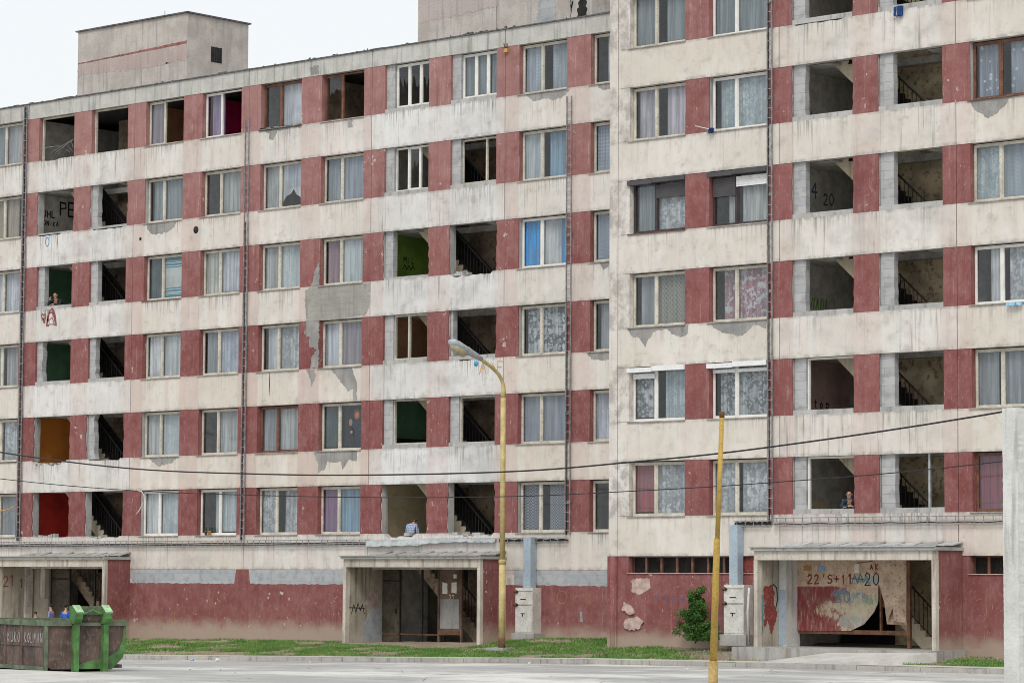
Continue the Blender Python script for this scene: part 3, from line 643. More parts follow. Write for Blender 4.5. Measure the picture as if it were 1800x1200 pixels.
for p in range(-1, 5):   # band under the lowest windows down to the plinth, and the parapet
    x0 = 6*p if p >= 0 else -6.4; x1 = 6*p+6 if p < 4 else 30.43
    spandrel(LB, x0, x1, 2.4, sillL(6), 0, pl, (.25 if p in (1, 4) else .5, .75, .6, .15), NOT.get((6, p), ()))
    spandrel(LB, x0, x1, sillL(1)+OPH, sillL(1)+OPH+.56, 0, 'parapet', (.6, .8, .05))
mb = MB(); mb.box(-6.4, 30.43, -.05, .35, 19.762, 19.80, 'coping')
for i in range(60):
    a = rnd(-6, 30); mb.box(a, a+rnd(.1, .6), rnd(-.06, .1), .25, 19.79, 19.79+rnd(.01, .05), 'coping')
mb.box(-6.4, 30.43, .34, 9.5, 19.5, 19.72, 'coping'); mb.build('roof', LB)
MB().box(-6.4, 30.43, 9.3, 9.6, -1, 19.7, 'tower_render').build('rear_wall', LB)
MB().box(-6.6, -6.4, 0, 9.6, -1, 19.78, 'plaster_left').build('side_wall', LB)
BROK = {(5, 1): 1, (6, 1): 1, (2, 1): 1, (5, 2): 1, (6, 2): 1, (2, 2): 1, (3, 8): 1, (6, 7): 1, (6, 8): 1, (4, 8): 1, (3, 7): 1}
def colx(c): return -2.4 if c == 0 else 6*((c-1)//2)+.6+3*((c-1) % 2)
for r in range(1, 7):
    z0 = sillL(r); z1 = z0+OPH
    for c in range(0, 11):
        x0 = colx(c); a = x0-.97 if c else x0-.98
        px0 = x0-.98; jr = .07 if (r, c) in BROK else 0; jl = .06 if (r, c-1) in BROK else 0
        if c % 2 == 1: joint = px0+.38
        else: joint = None
        pier(LB, px0, x0, z0, z1, 0, rd, jl, jr, joint=joint)
    pier(LB, 29.65, 30.43, z0, z1, 0, rd)
    MB().box(-6.4, -5.4, .01, .335, z0, z1, rd).build('pier', LB); pass
interior(LB, 0, range(-1, 5), 0, [sillL(r) for r in range(1, 7)]+[S1-FL], (0, 3), 4.8)
for p in (0, 3):
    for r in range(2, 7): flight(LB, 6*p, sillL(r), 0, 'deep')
    flight(LB, 6*p, S1-FL, 0, False, smat='stair_wall')  # ground flight coloured darker to imitate the dim lobby
for r in range(1, 7): win(LB, -5.4, -3.38, sillL(r), sillL(r)+OPH, 0, L=random.choice(('c_sheer', 'c_grey')), Rr='c_lace')
# window table: row -> column -> args
W = {
1: {0: dict(L='c_greyblue', Rr='c_sheer'), 3: dict(L='c_pinkgrey', Rr='open', label='window with one sash open on a brown room'), 4: dict(frame='white', L='c_lilac', Rr='open', label='window with one sash open on a dark magenta room'), 5: dict(frame='brown', L='glass', Rr='c_whiteblue', sill='dark_paint'), 6: dict(frame='brown', L='broken', Rr='open', label='brown window with broken glass'), 7: dict(frame='white', kind='3', L=['broken', 'broken', 'broken'], sill=None), 8: dict(frame='white', kind='3', L=['c_greyblue']*3, sill=None), 9: dict(L='c_grid', Rr='c_grid'), 10: dict(frame='cream', L=(('c_white', .55, 1.),), Rr='c_greyblue')},
2: {0: dict(L='c_beige', Rr=(('c_beige', 0, .6),)), 3: dict(L='c_greyblue', Rr='c_greyblue'), 4: dict(L='glass', Rr='c_sheer'), 5: dict(L='c_sheer', Rr='torn', label='window with torn curtain over a dark gap'), 6: dict(L='c_greyblue', Rr='c_sheet'), 7: dict(frame='white', kind='3', L=['open', 'broken', 'open'], sill=None), 8: dict(frame='cream', L='open', Rr='open', sill=None, frac=.66), 9: dict(L='c_board', Rr='c_lightblue'), 10: dict(L='c_bluegrid', Rr='c_bluegrid')},
3: {0: dict(L='c_whiteblue', Rr='c_whiteblue'), 3: dict(L='c_darkgreen', Rr='c_towel', sill='brown_paint', label='window with a teal striped towel'), 4: dict(L='c_creamblind', Rr='c_whiteblue'), 5: dict(L='c_sheer', Rr='c_paleaqua'), 6: dict(L=(('c_rose', .1, 1.),), Rr='c_board'), 9: dict(frame='white', L=(('c_blue', 0, .8), ('c_white', .8, 1)), Rr=(('c_white', 0, .62), ('c_blue', .62, 1)), label='window with bright blue curtains'), 10: dict(L='c_lattice_blue', Rr='c_lattice_blue')},
4: {0: dict(L='c_sheer', Rr='c_sheer'), 3: dict(L='c_white', Rr='c_white'), 4: dict(L='c_grey', Rr='c_flower'), 5: dict(L='c_whiteblue', Rr='c_lace'), 6: dict(L='c_whiteblue', Rr='c_pinkgrey'), 9: dict(L='c_lace_dark', Rr='c_lace_dark'), 10: dict(L='c_grey', Rr='c_grey')},
5: {0: dict(L='c_lace', Rr='c_lace', sill='dark_paint'), 3: dict(L='c_sheer', Rr='c_paleaqua', sill='sill_metal'), 4: dict(L='glass', Rr='c_sheer'), 5: dict(frame='brown', L='c_grey', Rr='c_sheer'), 6: dict(frame='cream', L='c_darkgreen', Rr='glass', label='window with a dark poster in its right light'), 7: None, 9: dict(L='c_sheet', Rr='c_sheet'), 10: dict(kind='1', L='c_dots', label='window with a blue and red spotted curtain')},
6: {0: dict(L='c_grey', Rr='c_grey'), 3: dict(frame='white', L='c_white', Rr='c_paleaqua'), 4: dict(frame='white', L=(('c_white', .65, 1),), Rr='c_paleaqua', frac=.5), 5: dict(L='c_lace', Rr='c_lace'), 6: dict(frame='cream', L='c_purple', Rr='c_lightblue'), 9: dict(L='c_lattice', Rr='c_lattice', label='window with a broken lattice screen'), 10: dict(L='glass', Rr=(('c_turquoise', 0, 1, 0, .62),), label='window with a turquoise cloth')}}
for r, row in W.items():
    for c, a in row.items():
        if a is None: continue
        x0 = colx(c); z0 = sillL(r); z1 = z0+OPH; xs = x0
        if c in (7, 8): infill(LB, x0, x0+2.02, z0, z1, 0); xs = x0+.38; z0 += .13
        win(LB, xs, x0+2.02, z0, z1, 0, **a)
q = MB(); px_, pz_ = colx(6)+1.0, sillL(5); q.box(px_, px_+.96, .262, .264, pz_+.12, pz_+1.5, 'jacket_black')
def ov(cx, cz, rx, rz, m, y): q.poly([(cx+rx*math.cos(a*.42), cz+rz*math.sin(a*.42)) for a in range(15)], y, y+.002, m)
for (cx, cz, s_, m_) in ((.28, .95, .11, 'poster_skin'), (.58, 1.18, .12, 'poster_orange'), (.86, 1.28, .09, 'poster_skin')):
    ov(px_+cx, pz_+cz+.03, s_*1.25, s_*1.5, 'rust' if cx > .5 else 'hair_dark', .259); ov(px_+cx+.01, pz_+cz-.01, s_*.75, s_*1.1, m_, .256)
ov(px_+.3, pz_+.5, .2, .33, 'jacket_black', .258); ov(px_+.62, pz_+.72, .3, .34, 'jacket_navy', .258); ov(px_+.33, pz_+.62, .06, .05, 'skin', .255); ov(px_+.85, pz_+.5, .06, .12, 'paper', .255); q.build('poster', LB, 'dark printed poster of three figures')
# open holes with their block infill and coloured rooms
def half_frame(par, x0, x1, z0, z1, yf, m='cream_paint', left=True, top=True, bottom=False):
    q = MB()
    if left: q.box(x0, x0+.06, yf+.16, yf+.24, z0, z1-.01, m)
    if top: q.box(x0+.06, x1-.004, yf+.16, yf+.24, z1-.065, z1-.01, m)
    if bottom: q.box(x0+.06, x1-.004, yf+.16, yf+.24, z0, z0+.05, m)
    q.build('window_frame', par)
for r in range(1, 7):
    z0 = sillL(r); z1 = z0+OPH
    if r == 1:
        half_frame(LB, .62, 2.62, z0, z1, 0); half_frame(LB, 3.62, 5.62, z0, z1, 0)
    elif r == 2: infill(LB, .6, 2.62, z0, z1, 0, left=0, curb=.06); infill(LB, 3.6, 5.62, z0, z1, 0, left=.36, broke=.08, curb=.08)
    elif r == 3: infill(LB, .6, 2.62, z0, z1, 0, .36); infill(LB, 3.6, 5.62, z0, z1, 0, .38)
    elif r == 4: infill(LB, .6, 2.62, z0, z1, 0, .36, broke=.08); infill(LB, 3.6, 5.62, z0, z1, 0, .36, broke=.05)
    elif r == 5: infill(LB, 3.6, 5.62, z0, z1, 0, .4, curb=0, broke=.12); broken_edge(LB, .6, 2.6, z0-.12, 0, .06)
    elif r == 6: broken_edge(LB, 3.65, 5.6, z0-.06, 0, .08); broken_edge(LB, .6, 1.9, z0-.01, 0, .12)
for r in (3, 4, 5, 6):
    z0 = sillL(r); z1 = z0+OPH
    if r < 6: infill(LB, 18.6, 20.62, z0, z1, 0, .4 if r != 3 else .36, curb=.13 if r != 3 else .08)
    if r in (4, 5): infill(LB, 21.6, 23.62, z0, z1, 0, .1 if r == 4 else .38)
    if r == 3: broken_edge(LB, 21.6, 22.4, z0-.03, 0, .14)
    if r == 6: broken_edge(LB, 19.6, 23.5, z0-.06, 0, .10)
    if r == 5: half_frame(LB, 18.98, 20.62, z0+.13, z1, 0, bottom=True); half_frame(LB, 21.98, 23.62, z0+.13, z1, 0)
    if r == 4: half_frame(LB, 18.98, 20.62, z0+.13, z1, 0, bottom=True); MB().box(19.62, 19.69, .15, .24, z0+.13, z1-.02, 'cream_paint').build('window_frame', LB)
for r, m_, bk in ((1, 'room_grey', 'room_grey'), (2, 'room_grey', 'room_grey'), (3, 'room_green', 'room_green'), (4, 'room_green', 'room_grey'), (5, 'room_orange', 'room_orange'), (6, 'room_red', 'room_red')):
    paint_room(LB, 0, sillL(r), 0, m_, None, 3.3)
for r, m_, bk in ((1, 'room_grey', 'room_grey'), (3, 'room_lime', 'room_lime'), (4, 'room_brown', 'room_brown'), (5, 'room_green', 'soot_black'), (6, 'room_ochre', 'room_ochre')):
    paint_room(LB, 18, sillL(r), 0, m_, None, 3.3)
MB().box(18.086, 18.11, .36, 3.3, sillL(5)-.9, sillL(5)+.42, 'soot_black').build('room_wall', LB)
paint_room(LB, 6, sillL(1), 0, 'room_brown', 'room_brown', 2.4); paint_room(LB, 9, sillL(1), 0, 'room_magenta', 'room_magenta', 2.4); paint_room(LB, 15, sillL(1), 0, 'stair_wall', 'stair_wall', 3.4)
q = MB(); q.box(3.9, 3.98, 1.5, 1.58, sillL(1)-.9, sillL(1)+1.6, 'room_red'); q.build('post', LB); q = MB(); q.box(4.4, 4.9, 4.6, 4.65, sillL(1)-.9, sillL(1)+1.0, 'soot_black'); q.build('inner_door', LB)

# scars where the plaster has come away, worn holes and patches
SC = [('scar', [(12.52, 17.65), (14.45, 17.60), (14.64, 17.47), (14.15, 17.54), (13.73, 17.48), (13.44, 17.49), (13.24, 17.18), (13.02, 17.25), (13.06, 17.42)]),
 ('scar', [(16.9, 17.49), (17.07, 17.55), (17.11, 17.28), (16.87, 17.28)]), ('scar', [(15.06, 19.54), (15.44, 19.55), (15.44, 19.25), (15.06, 19.27)]),
 ('scar', [(6.72, 14.75), (8.32, 14.74), (8.21, 14.54), (7.87, 14.39), (7.27, 14.33), (6.96, 14.4), (6.76, 14.57)]),
 ('scar_coursed', [(14.9, 11.87), (15.21, 11.96), (17.55, 11.965), (17.98, 11.92), (17.98, 11.11), (17.79, 10.89), (16.66, 10.81), (15.64, 10.81), (15.0, 10.82), (14.9, 11.3)]),
 ('scar', [(16.14, 9.15), (17.15, 9.15), (17.42, 8.61), (17.4, 8.04), (17.26, 8.03), (17.23, 8.43), (17.03, 8.34), (16.69, 8.64), (16.41, 8.94)]),
 ('scar', [(15.0, 9.16), (15.4, 9.16), (15.45, 8.9), (15.29, 8.55), (15.22, 8.8)]),
 ('scar', [(15.4, 6.36), (17.49, 6.36), (17.43, 6.0), (17.06, 6.06), (16.79, 5.73), (16.69, 6.02), (16.32, 5.98), (16.05, 6.03), (15.92, 5.75), (15.58, 5.63), (15.64, 5.94)]),
 ('scar', [(7.06, 6.33), (8.57, 6.35), (8.28, 6.15), (7.53, 6.04)]), ('scar', [(24.88, 17.56), (26.76, 17.56), (26.59, 17.38), (26.11, 17.25), (25.69, 17.36), (25.21, 17.3)]),
 ('scar', [(27.88, 17.56), (29.0, 17.57), (28.4, 17.37), (28.11, 17.37), (27.94, 17.44)]), ('scar', [(27.99, 11.95), (28.5, 11.95), (28.36, 11.84), (28.13, 11.72)]), ('scar', [(27.45, 9.15), (28.7, 9.15), (28.5, 8.93), (28.2, 8.9), (27.68, 8.94)])]
for m_, pts in SC: MB().poly(blob(pts), -.007, .004, m_).build('plaster_scar', LB)
q = MB(); z4 = sillL(4)   # eroded edge of the pier beside the sixth column
q.poly(blob([(14.95, z4+1.62), (15.58, z4+1.62), (15.58, z4+.02), (15.2, z4+.02), (15.25, z4+.4), (15.5, z4+.65), (15.1, z4+.75), (15.15, z4+1.05), (14.9, z4+1.2)], .05), -.004, .02, 'scar'); q.build('plaster_scar', LB); q = MB(); q.poly(blob([(15.3, sillL(3)+.35), (15.57, sillL(3)+.9), (15.57, sillL(3)+.02), (15.2, sillL(3)+.02)], .03), -.002, .02, 'scar'); q.build('plaster_scar', LB)
q = MB(); q.tube([(9.36, -.012, 14.35), (9.36, .02, 14.35)], .13, 'soot_black', 12); q.tube([(6.41, -.012, 14.24), (6.41, .02, 14.24)], .06, 'soot_black', 10); q.build('vent_hole', LB)
for (xx, zt, zz) in ((1.75, 14.72, 14.1), (13.2, 9.15, 8.3)):
    MB().poly([(xx, zt), (xx+.02, zt), (xx+.035, (zt+zz)/2), (xx+.01, zz), (xx-.01, (zt+zz)/2)], -.003, .0, 'soot_black').build('crack', LB)
# paint on walls
q = MB(); strokes(q, [[(0, .35), (-.08, .5), (0, .55), (.07, .48), (.14, .55), (.2, .45), (.12, .25), (.1, .2), (0, .35)], [(.02, .3), (.14, .42)], [(.02, .4), (.1, .3)]], (1.0, 0, 11.28), XA, ZA, YN, .05, 'scrawl_brown')
strokes(q, [[(.0, 0), (.04, .33), (.16, .55), (.3, .62), (.42, .5), (.5, .3), (.55, 0)], [(.05, .02), (.12, .02)], [(.42, .03), (.54, .02)], [(.08, .2), (.14, .48), (.32, .5), (.44, .3)], [(.03, .1), (.08, .4)], [(.48, .1), (.40, .45)]], (1.24, 0, 11.36), XA, ZA, YN, .07, 'scrawl_brown')
strokes(q, [[(.15, .05), (.12, .2), (.3, .3), (.4, .18), (.38, .05), (.15, .05)]], (1.24, 0, 11.36), XA, ZA, YN, .03, 'scrawl_brown'); q.build('graffiti', LB, 'red brown painted heart and hooded face')
q = MB(); strokes(q, [[(.1*math.cos(a), .17*math.sin(a)) for a in [i*.6 for i in range(12)]]], (1.19, 0, 14.5), XA, ZA, YN, .035, 'spray_sky_blue'); q.build('graffiti', LB, 'small blue painted ring')
q = MB(); q.tube([(22.81, -.008, 9.02), (22.81, .0, 9.02)], .09, 'spray_sky_blue', 9); q.build('graffiti', LB, 'bright blue paint spot')
q = MB(); strokes(q, [[(0, 0), (.15, .4), (.3, 0)], [(.1, .2), (.25, .2)], [(.5, .4), (.75, .1)], [(.8, 0), (.8, .4), (1.0, .38)], [(.8, .2), (.95, .2)]], (22.95, 0, 8.66), XA, ZA, YN, .03, 'scrawl_orange'); q.build('graffiti', LB, 'orange letters')
YA = (0, 1, 0)
q = MB(); write(q, 'PE', (.102, 1.5, 15.72), YA, ZA, XN, .5, .06, 'scrawl_black'); write(q, 'RUHL', (.102, .45, 15.6), YA, ZA, XN, .24, .05, 'scrawl_black', .9); write(q, 'MONIKA', (.102, .55, 15.28), YA, ZA, XN, .17, .035, 'scrawl_black', .9); q.build('graffiti', LB, 'black scrawled names on the room wall')
q = MB(); write(q, 'MIL', (18.102, 1.5, 12.72), YA, ZA, XN, .2, .03, 'scrawl_black', 1); strokes(q, [[(0, 0), (.1, .15), (.2, 0), (.3, .15), (.4, 0), (.5, .15), (.6, .02)]], (18.102, 1.45, 12.5), YA, ZA, XN, .03, 'scrawl_black'); q.build('graffiti', LB, 'black scrawl on the green wall')
q = MB(); q.box(18.8, 19.0, 4.68, 4.7, 9.7, 10.15, 'soot_black'); q.build('wall_panel', LB)
q = MB(); strokes(q, [[(0, 0), (.3, .5), (.6, 0), (.3, -.3), (0, 0)], [(.1, 0), (.5, .1)]], (22.3, 4.79, 10.4), XA, ZA, YN, .2, 'scrawl_blue'); q.build('graffiti', LB, 'blue paint deep in the stairwell')

# plinth of the left block
q = MB(); q.pan = (.2, .3, .6)
q.box(-6.4, 30.43, .012, .335, -1.3, 2.398, 'plaster_left'); 
q.build('plinth', LB)
def redfield(x0, x1, zl, zt, notch=None, yf=0., nm='red_paint'):
    q = MB(); top = []; n = int((x1-x0)/.10)
    for i in range(n+1):
        xx = x1-(x1-x0)*i/n; zz = zt+rnd(-.022, .022)
        if notch and notch[0] < xx < notch[1]: zz = notch[2]
        top.append((xx, zz))
    q.poly([(x0, zl), (x1, zl)]+top, yf-.003, yf+.02, nm); q.build('plinth_paint', LB if yf == 0 else RB)
redfield(6.12, 18.0, -1.0, 1.90, (11.62, 12.28, 2.395)); redfield(24.15, 30.43, -1.0, 1.91)
for a, b in ((6.25, 11.6), (12.3, 18.0), (24.5, 30.43)):
    MB().box(a, b, -.001, .02, 1.89, 2.385, 'blue_grey_block').build('block_course', LB)
q = MB()
for i in range(14):
    q = MB(); a = rnd(7.2, 17.5); b = rnd(.35, 1.4); s = rnd(.02, .08); q.poly(blob([(a, b), (a+s, b+s*.3), (a+s*.9, b+s*1.6), (a-.02, b+s*1.2)], .01), -.009, -.002, 'pink_bare'); q.build('plaster_scar', LB)
q = MB(); strokes(q, [[(0, 0), (.0, .35)], [(.12, 0), (.14, .3)], [(.05, .3), (.2, .32)]], (8.4, -.003, .55), XA, ZA, YN, .016, 'faint_orange'); strokes(q, [[(.2*math.cos(a), .2*math.sin(a)) for a in [i*.55 for i in range(12)]], [(.45, -.05), (.75, .05)], [(1.0, -.3), (1.0, .25)], [(.85, .05), (1.2, .05)]], (26.5, -.003, 1.55), XA, ZA, YN, .016, 'faint_orange')
q.build('graffiti', LB, 'faint orange ring and crosses on the red plinth')
MB().poly(blob([(27.25, 1.1), (27.35, 1.12), (27.36, .78), (27.24, .8)], .015), -.012, -.002, 'scar').build('plaster_scar', LB)

def porch(par, x0, x1, yf, z0, ztop, dep, redside, lab=None, ymat='porch_wall'):
    """boxed entrance: two side walls, a pale front frame and a slab roof with a row of slipped slates"""
    P = MB(); yb = yf-dep
    P.box(x0-.05, x1+.05, yb-.08, yf-.002, ztop-.0, ztop+.09, 'dirty_slab'); pr = P.build('porch', par, lab)
    q = MB(); q.box(x0-.1, x1+.03, yb-.12, yb-.01, ztop+.09, ztop+.12, 'galvanised' if redside == 'right' else 'dirty_slab')
    n = 9
    for i in range(n):   # sloping slates against the wall
        a = x0+.5+(x1-x0-.45)*i/n; b = a+(x1-x0-.45)/n-.015; t = rnd(-.05, .03); a += rnd(-.04, .04)
        yb2 = yf-.5-rnd(0, .04); t *= .5
        q.add([(a, yb2, ztop+.13), (b, yb2, ztop+.13), (b, yf-.03, ztop+.24+t), (a, yf-.03, ztop+.21+t), (a, yb2, ztop+.16), (b, yb2, ztop+.16), (b, yf-.03, ztop+.275+t), (a, yf-.03, ztop+.24+t)], [(4, 5, 6, 7), (0, 1, 5, 4), (1, 2, 6, 5), (3, 0, 4, 7), (0, 3, 2, 1)], 'dirty_slab' if (redside != 'right' or i % 3 == 1) else 'slate_pale')
    q.build('porch_roof', pr)
    q = MB(); q.box(x0+.02, x1, yb, yb+.14, ztop-.26, ztop-.002, 'white_frame'); q.box(x1-.13, x1+.0, yb+.001, yb+.15, z0-.3, ztop-.262, 'white_frame'); q.box(x0+.0, x0+.13, yb+.001, yb+.15, z0-.3, ztop-.262, 'white_frame'); q.build('front_frame', pr)
    q = MB(); q.box(x0+.02, x0+.16, yb+.152, yf+.5, z0-.3, ztop-.004, ymat); q.build('side_wall', pr)
    q = MB(); rm = 'red_paint' if redside == 'left' else 'red_paint_right'
    q.box(x1-.12, x1-.02, yb+.152, yf-.0, z0-.3, ztop-.004, 'porch_wall'); q.box(x1-.019, x1-.004, yb+.16, yf-.002, z0-.3, ztop-.01, rm); q.build('side_wall', pr)
    MB().box(x0+.16, x1-.12, yb+.152, yf-.002, ztop-.05, ztop-.006, 'ceiling_grey').build('porch_ceiling', pr)
    return pr
# openings in the plinth behind the porches are built by darkening boxes: recessed lobby
def lobby(par, x0, x1, yf, z0, z1, blk='room_grey'):
    q = MB(); q.box(x0, x1, yf+3.2, yf+3.3, z0-.2, z1, 'stair_wall'); q.build('lobby_wall', par)
# replace the plinth segment behind the porches with a real opening: rebuild plinth as pieces
pl_ = [o for o in LB.children if o.name.startswith('plinth') and not o.name.startswith('plinth_paint')][0]
COL.objects.unlink(pl_); bpy.data.objects.remove(pl_)
q = MB(); q.pan = (.2, .3, .6)
for a, b in ((-6.4, .3), (5.95, 18.2), (23.95, 30.43)): q = MB(); q.pan = (.2, .3, .6, .1); q.box(a, b, .012, .335, -1.3, 2.398, 'plaster_left'); q.build('plinth', LB)
for xs in (0.05, 18.05):
    z0 = -.02 if xs > 1 else -.15
    pr = porch(LB, xs, xs+6.08, 0, z0, 2.73, 1.2, 'left', 'entrance porch with a white frame and red side wall')
    MB().box(xs+.1, xs+6, -1.2, 4.8, z0-.3, z0+.01, 'dirty_slab').build('porch_floor', pr)
    q = MB()
    bars = [18.08, 19.0, 20.0, 21.0, 22.35] if xs > 1 else [1.15, 2.2, 3.6, 4.6, 5.6]
    off = .5
    for b in bars[:-1]: q.box(b-.03, b+.03, off, off+.06, z0, 2.5, 'dark_iron')
    q.box(bars[0], bars[1], off+.005, off+.055, 2.0, 2.05, 'dark_iron'); q.box(bars[0], bars[-1]-.5, off+.005, off+.055, .28+z0, .33+z0, 'rust'); q.build('door_frame', pr)
    q = MB()
    if xs > 1:
        q.box(18.12, 18.96, off+.02, off+.05, .02, 1.99, 'door_dirty'); q.box(18.12, 18.96, off+.02, off+.05, 2.06, 2.46, 'door_dirty'); q.box(18.8, 18.86, off-.01, off+.01, .95, 1.1, 'soot_black'); q.build('door', pr)
        q = MB(); q.box(19.9, 20.0, 4.6, 4.62, 0, 2.4, 'soot_black'); q.box(18.3, 23.9, 2.6, 2.66, z0, 2.45, 'door_dirty'); q.build('lobby_wall', pr)
        # leaning open door leaf with torn notices
        q = MB(); q.box(21.0, 21.06, .2, .28, 0, 2.45, 'door_brown'); q.box(22.0, 22.06, .2, .28, 0, 2.45, 'door_brown'); q.box(21.06, 22.0, .22, .26, .42, 2.45, 'door_brown'); q.box(21.06, 22.0, .2, .28, .30, .42, 'rust'); lf = q.build('door_leaf', pr)
        q = MB(); q.box(21.12, 21.94, .205, .219, .5, 1.45, 'scar'); q.build('worn_patch', lf)
        for nn_ in ([(21.2, 1.62), (21.42, 1.62), (21.42, 1.95), (21.2, 2.0)], [(21.6, 1.66), (21.83, 1.64), (21.83, 2.0), (21.6, 1.98)], [(21.68, 2.12), (21.82, 2.12), (21.82, 2.25), (21.68, 2.25)]): MB().poly(blob(nn_, .008), .208, .218, 'paper').build('notice', lf)
        q = MB(); write(q, '22', (21.5, .212, 1.42), XA, ZA, YN, .17, .02, 'scrawl_cream'); q.build('graffiti', lf)
        q = MB(); q.poly(blob([(-.4, .0), (.48, .0), (.48, 1.1), (.2, 1.2), (-.1, 1.05), (-.4, .6)], .04), 18.212, 18.216, 'blue_grey_block', 'x'); q.poly(blob([(-.35, 1.25), (.3, 1.2), (.3, 1.7), (-.1, 1.75)], .04), 18.212, 18.216, 'pink_bare', 'x'); strokes(q, [[(0, 0), (.1, .3), (.2, .05), (.3, .35), (.4, .1), (.5, .3), (.6, .0)], [(-.1, .2), (.6, .18)]], (18.212, -.95, .95), YA, ZA, XN, .03, 'scrawl_black'); q.build('worn_patch', pr)
    else:
        q.box(1.18, 2.17, off+.02, off+.05, -.1, 1.99, 'door_dirty'); q.box(1.18, 2.17, off+.02, off+.05, 2.06, 2.46, 'door_dirty'); q.build('door', pr)
        q = MB(); q.box(.2, 5.9, 2.6, 2.66, z0, 2.45, 'door_dirty'); q.build('lobby_wall', pr)
        q = MB(); q.box(.215, 1.12, .42, .6, -.1, 2.5, 'porch_wall'); q.box(.9, 1.14, .2, .41, 1.35, 2.5, 'white_frame'); q.build('jamb', pr)
        q = MB(); write(q, '21', (.214, -.98, 1.75), YA, ZA, XN, .38, .05, 'scrawl_brown', .8); write(q, '11', (.214, -.22, 1.7), YA, ZA, XN, .32, .05, 'scrawl_brown', .6); q.build('graffiti', pr, 'dark red numbers 21 11')
    q = MB()

# roof towers of the left block
def tower(x0, x1, y0, y1, z1, lab, xj, side_dark=False):
    q = MB(); q.box(x0, xj-.01, y0, y1, 19.7, z1, 'tower_render'); q.box(xj+.01, x1, y0, y1, 19.7, z1, 'tower_render'); q.box(x0+.02, x1-.02, y0+.02, y1-.02, 19.7, z1-.01, 'backing')
    t = q.build('roof_tower', LB, lab)
    MB().box(x0-.08, x1+.08, y0-.08, y1+.08, z1, z1+.05, 'coping').build('coping', t)
    return t
t = tower(-.82, 5.43, 3, 6.1, 23.03, None, 2.9)
q = MB(); q.poly(blob([(-.8, 21.78), (5.4, 21.88), (5.4, 21.99), (3.5, 21.93), (-.8, 21.82)], .012), 2.992, 3.0, 'stripe_red'); q.build('paint_line', t)
q = MB(); q.poly(blob([(-.8, 21.75), (5.42, 21.84), (5.42, 21.3), (3.2, 21.2), (.2, 21.35), (-.8, 21.3)], .06), 2.995, 3.0, 'faded_pink'); q.build('faded_patch', t)
q = MB(); q.box(5.42, 5.436, 4.2, 4.75, 21.35, 21.93, 'soot_black')
for i in range(5): q.box(5.436, 5.45, 4.22+i*.12, 4.25+i*.12, 21.35, 21.93, 'dark_iron')
q.build('vent_grille', t)
q = MB(); q.box(2.6, 3.3, 4, 4.5, 23.08, 23.2, 'tower_render'); q.tube([(3.6, 3.5, 23.05), (3.6, 3.5, 23.4)], .012, 'dark_iron', 5); q.build('roof_fixture', t)
t2 = tower(17.25, 25.1, 3, 6.1, 23.4, None, 20.9)
q = MB()
for i, (a, b, m_) in enumerate(((22.55, 23.6, 'blue_grey_block'), (24.35, 24.95, 'soot_black'), (24.05, 24.3, 'blue_grey_block'))): q.poly(blob([(a, 19.7), (b, 19.7), (b-.1, 21.3), (a+.25, 21.3)], .04), 2.99, 3.0, m_)
q.build('worn_patch', t2)
q = MB(); q.poly(blob([(17.3, 21.2), (21, 21.35), (21, 22.3), (17.3, 22.3)], .05), 2.993, 3.0, 'worn_pink'); q.build('faded_patch', t2)
# debris and wires along the roof edge
q = MB()
for i in range(90):
    a = rnd(0, 27) if i < 45 else rnd(21.5, 24.5); b = rnd(.02, .10); q.obox((a, rnd(.0, .3), 19.80), (b, rnd(-.03, .03), rnd(0, .03)), (0, b*.7, 0), (0, 0, rnd(.02, .07)), 'coping')
q.build('roof_debris', LB, kind='stuff')

# -------------------------------------------------- right block
RB = empty('apartment_block', 'taller right block standing forward with deep red piers and mended entrance', 'apartment building', 'apartment blocks in one row')
YR = -2.443; SR = 3.974; XR = 30.76
prr, rrr = 'plaster_right', 'red_paint_right'
def sillR(n): return SR+FL*n
NR = 7
def panR(p, n):
    st = p == 1
    return ((.35 if st else .22)+rnd(-.08, .08), (.75 if st else .18)+rnd(-.08, .08), .45+rnd(-.1, .1) - .03*n, (.05, .38, .3)[p])
for n in range(0, NR+1):
    z1 = sillR(n); z0 = z1-BAND
    for p in range(0, 3):
        if n == 0: z0 = 2.80
        spandrel(RB, XR+6*p, XR+6*p+6, z0, z1, YR, prr, panR(p, n), [(XR+6.5, XR+8.3, .05)] if (p == 1 and n == 5) else ())
zt = sillR(NR)
mb = MB(); mb.pan = (.35, .12, .2)
mb.box(30.43, XR-.012, YR+.003, .34, -1, zt, prr)
for n in range(NR):
    mb.box(XR+.012, XR+.45, YR+.004, YR+.3, sillR(n)+.008, sillR(n)+OPH-.008, prr)
mb.build('corner_strip', RB)
MB().box(30.43, XR+18, YR-.05, 7, zt, zt+.15, 'coping').build('roof', RB)
MB().box(XR+17.9, XR+18.1, YR+.01, 7, -1, zt, prr).build('side_wall', RB); MB().box(30.43, XR+18, 6.8, 7, -1, zt, prr).build('rear_wall', RB); MB().box(30.433, 30.5, .35, 6.8, -1, zt, prr).build('side_wall', RB)
RC = {1: XR+.45, 2: XR+3.45, 3: XR+6.45, 4: XR+9.43, 5: XR+12.45, 6: XR+15.45}
RE = {1: XR+2.55, 2: XR+5.55, 3: XR+8.55, 4: XR+11.55, 5: XR+14.55, 6: XR+17.55}
for n in range(NR):
    z0 = sillR(n); z1 = z0+OPH
    for c in range(2, 7):
        jr = .03 if c in (3, 4) else 0; jl = .035 if c in (4,) else 0
        pier(RB, RE[c-1], RC[c], z0, z1, YR, rrr, jl if n != 4 else .03, jr, joint=(RE[c-1]+.45 if c in (3, 5) else None))
    pier(RB, RE[6], XR+18, z0, z1, YR, rrr)
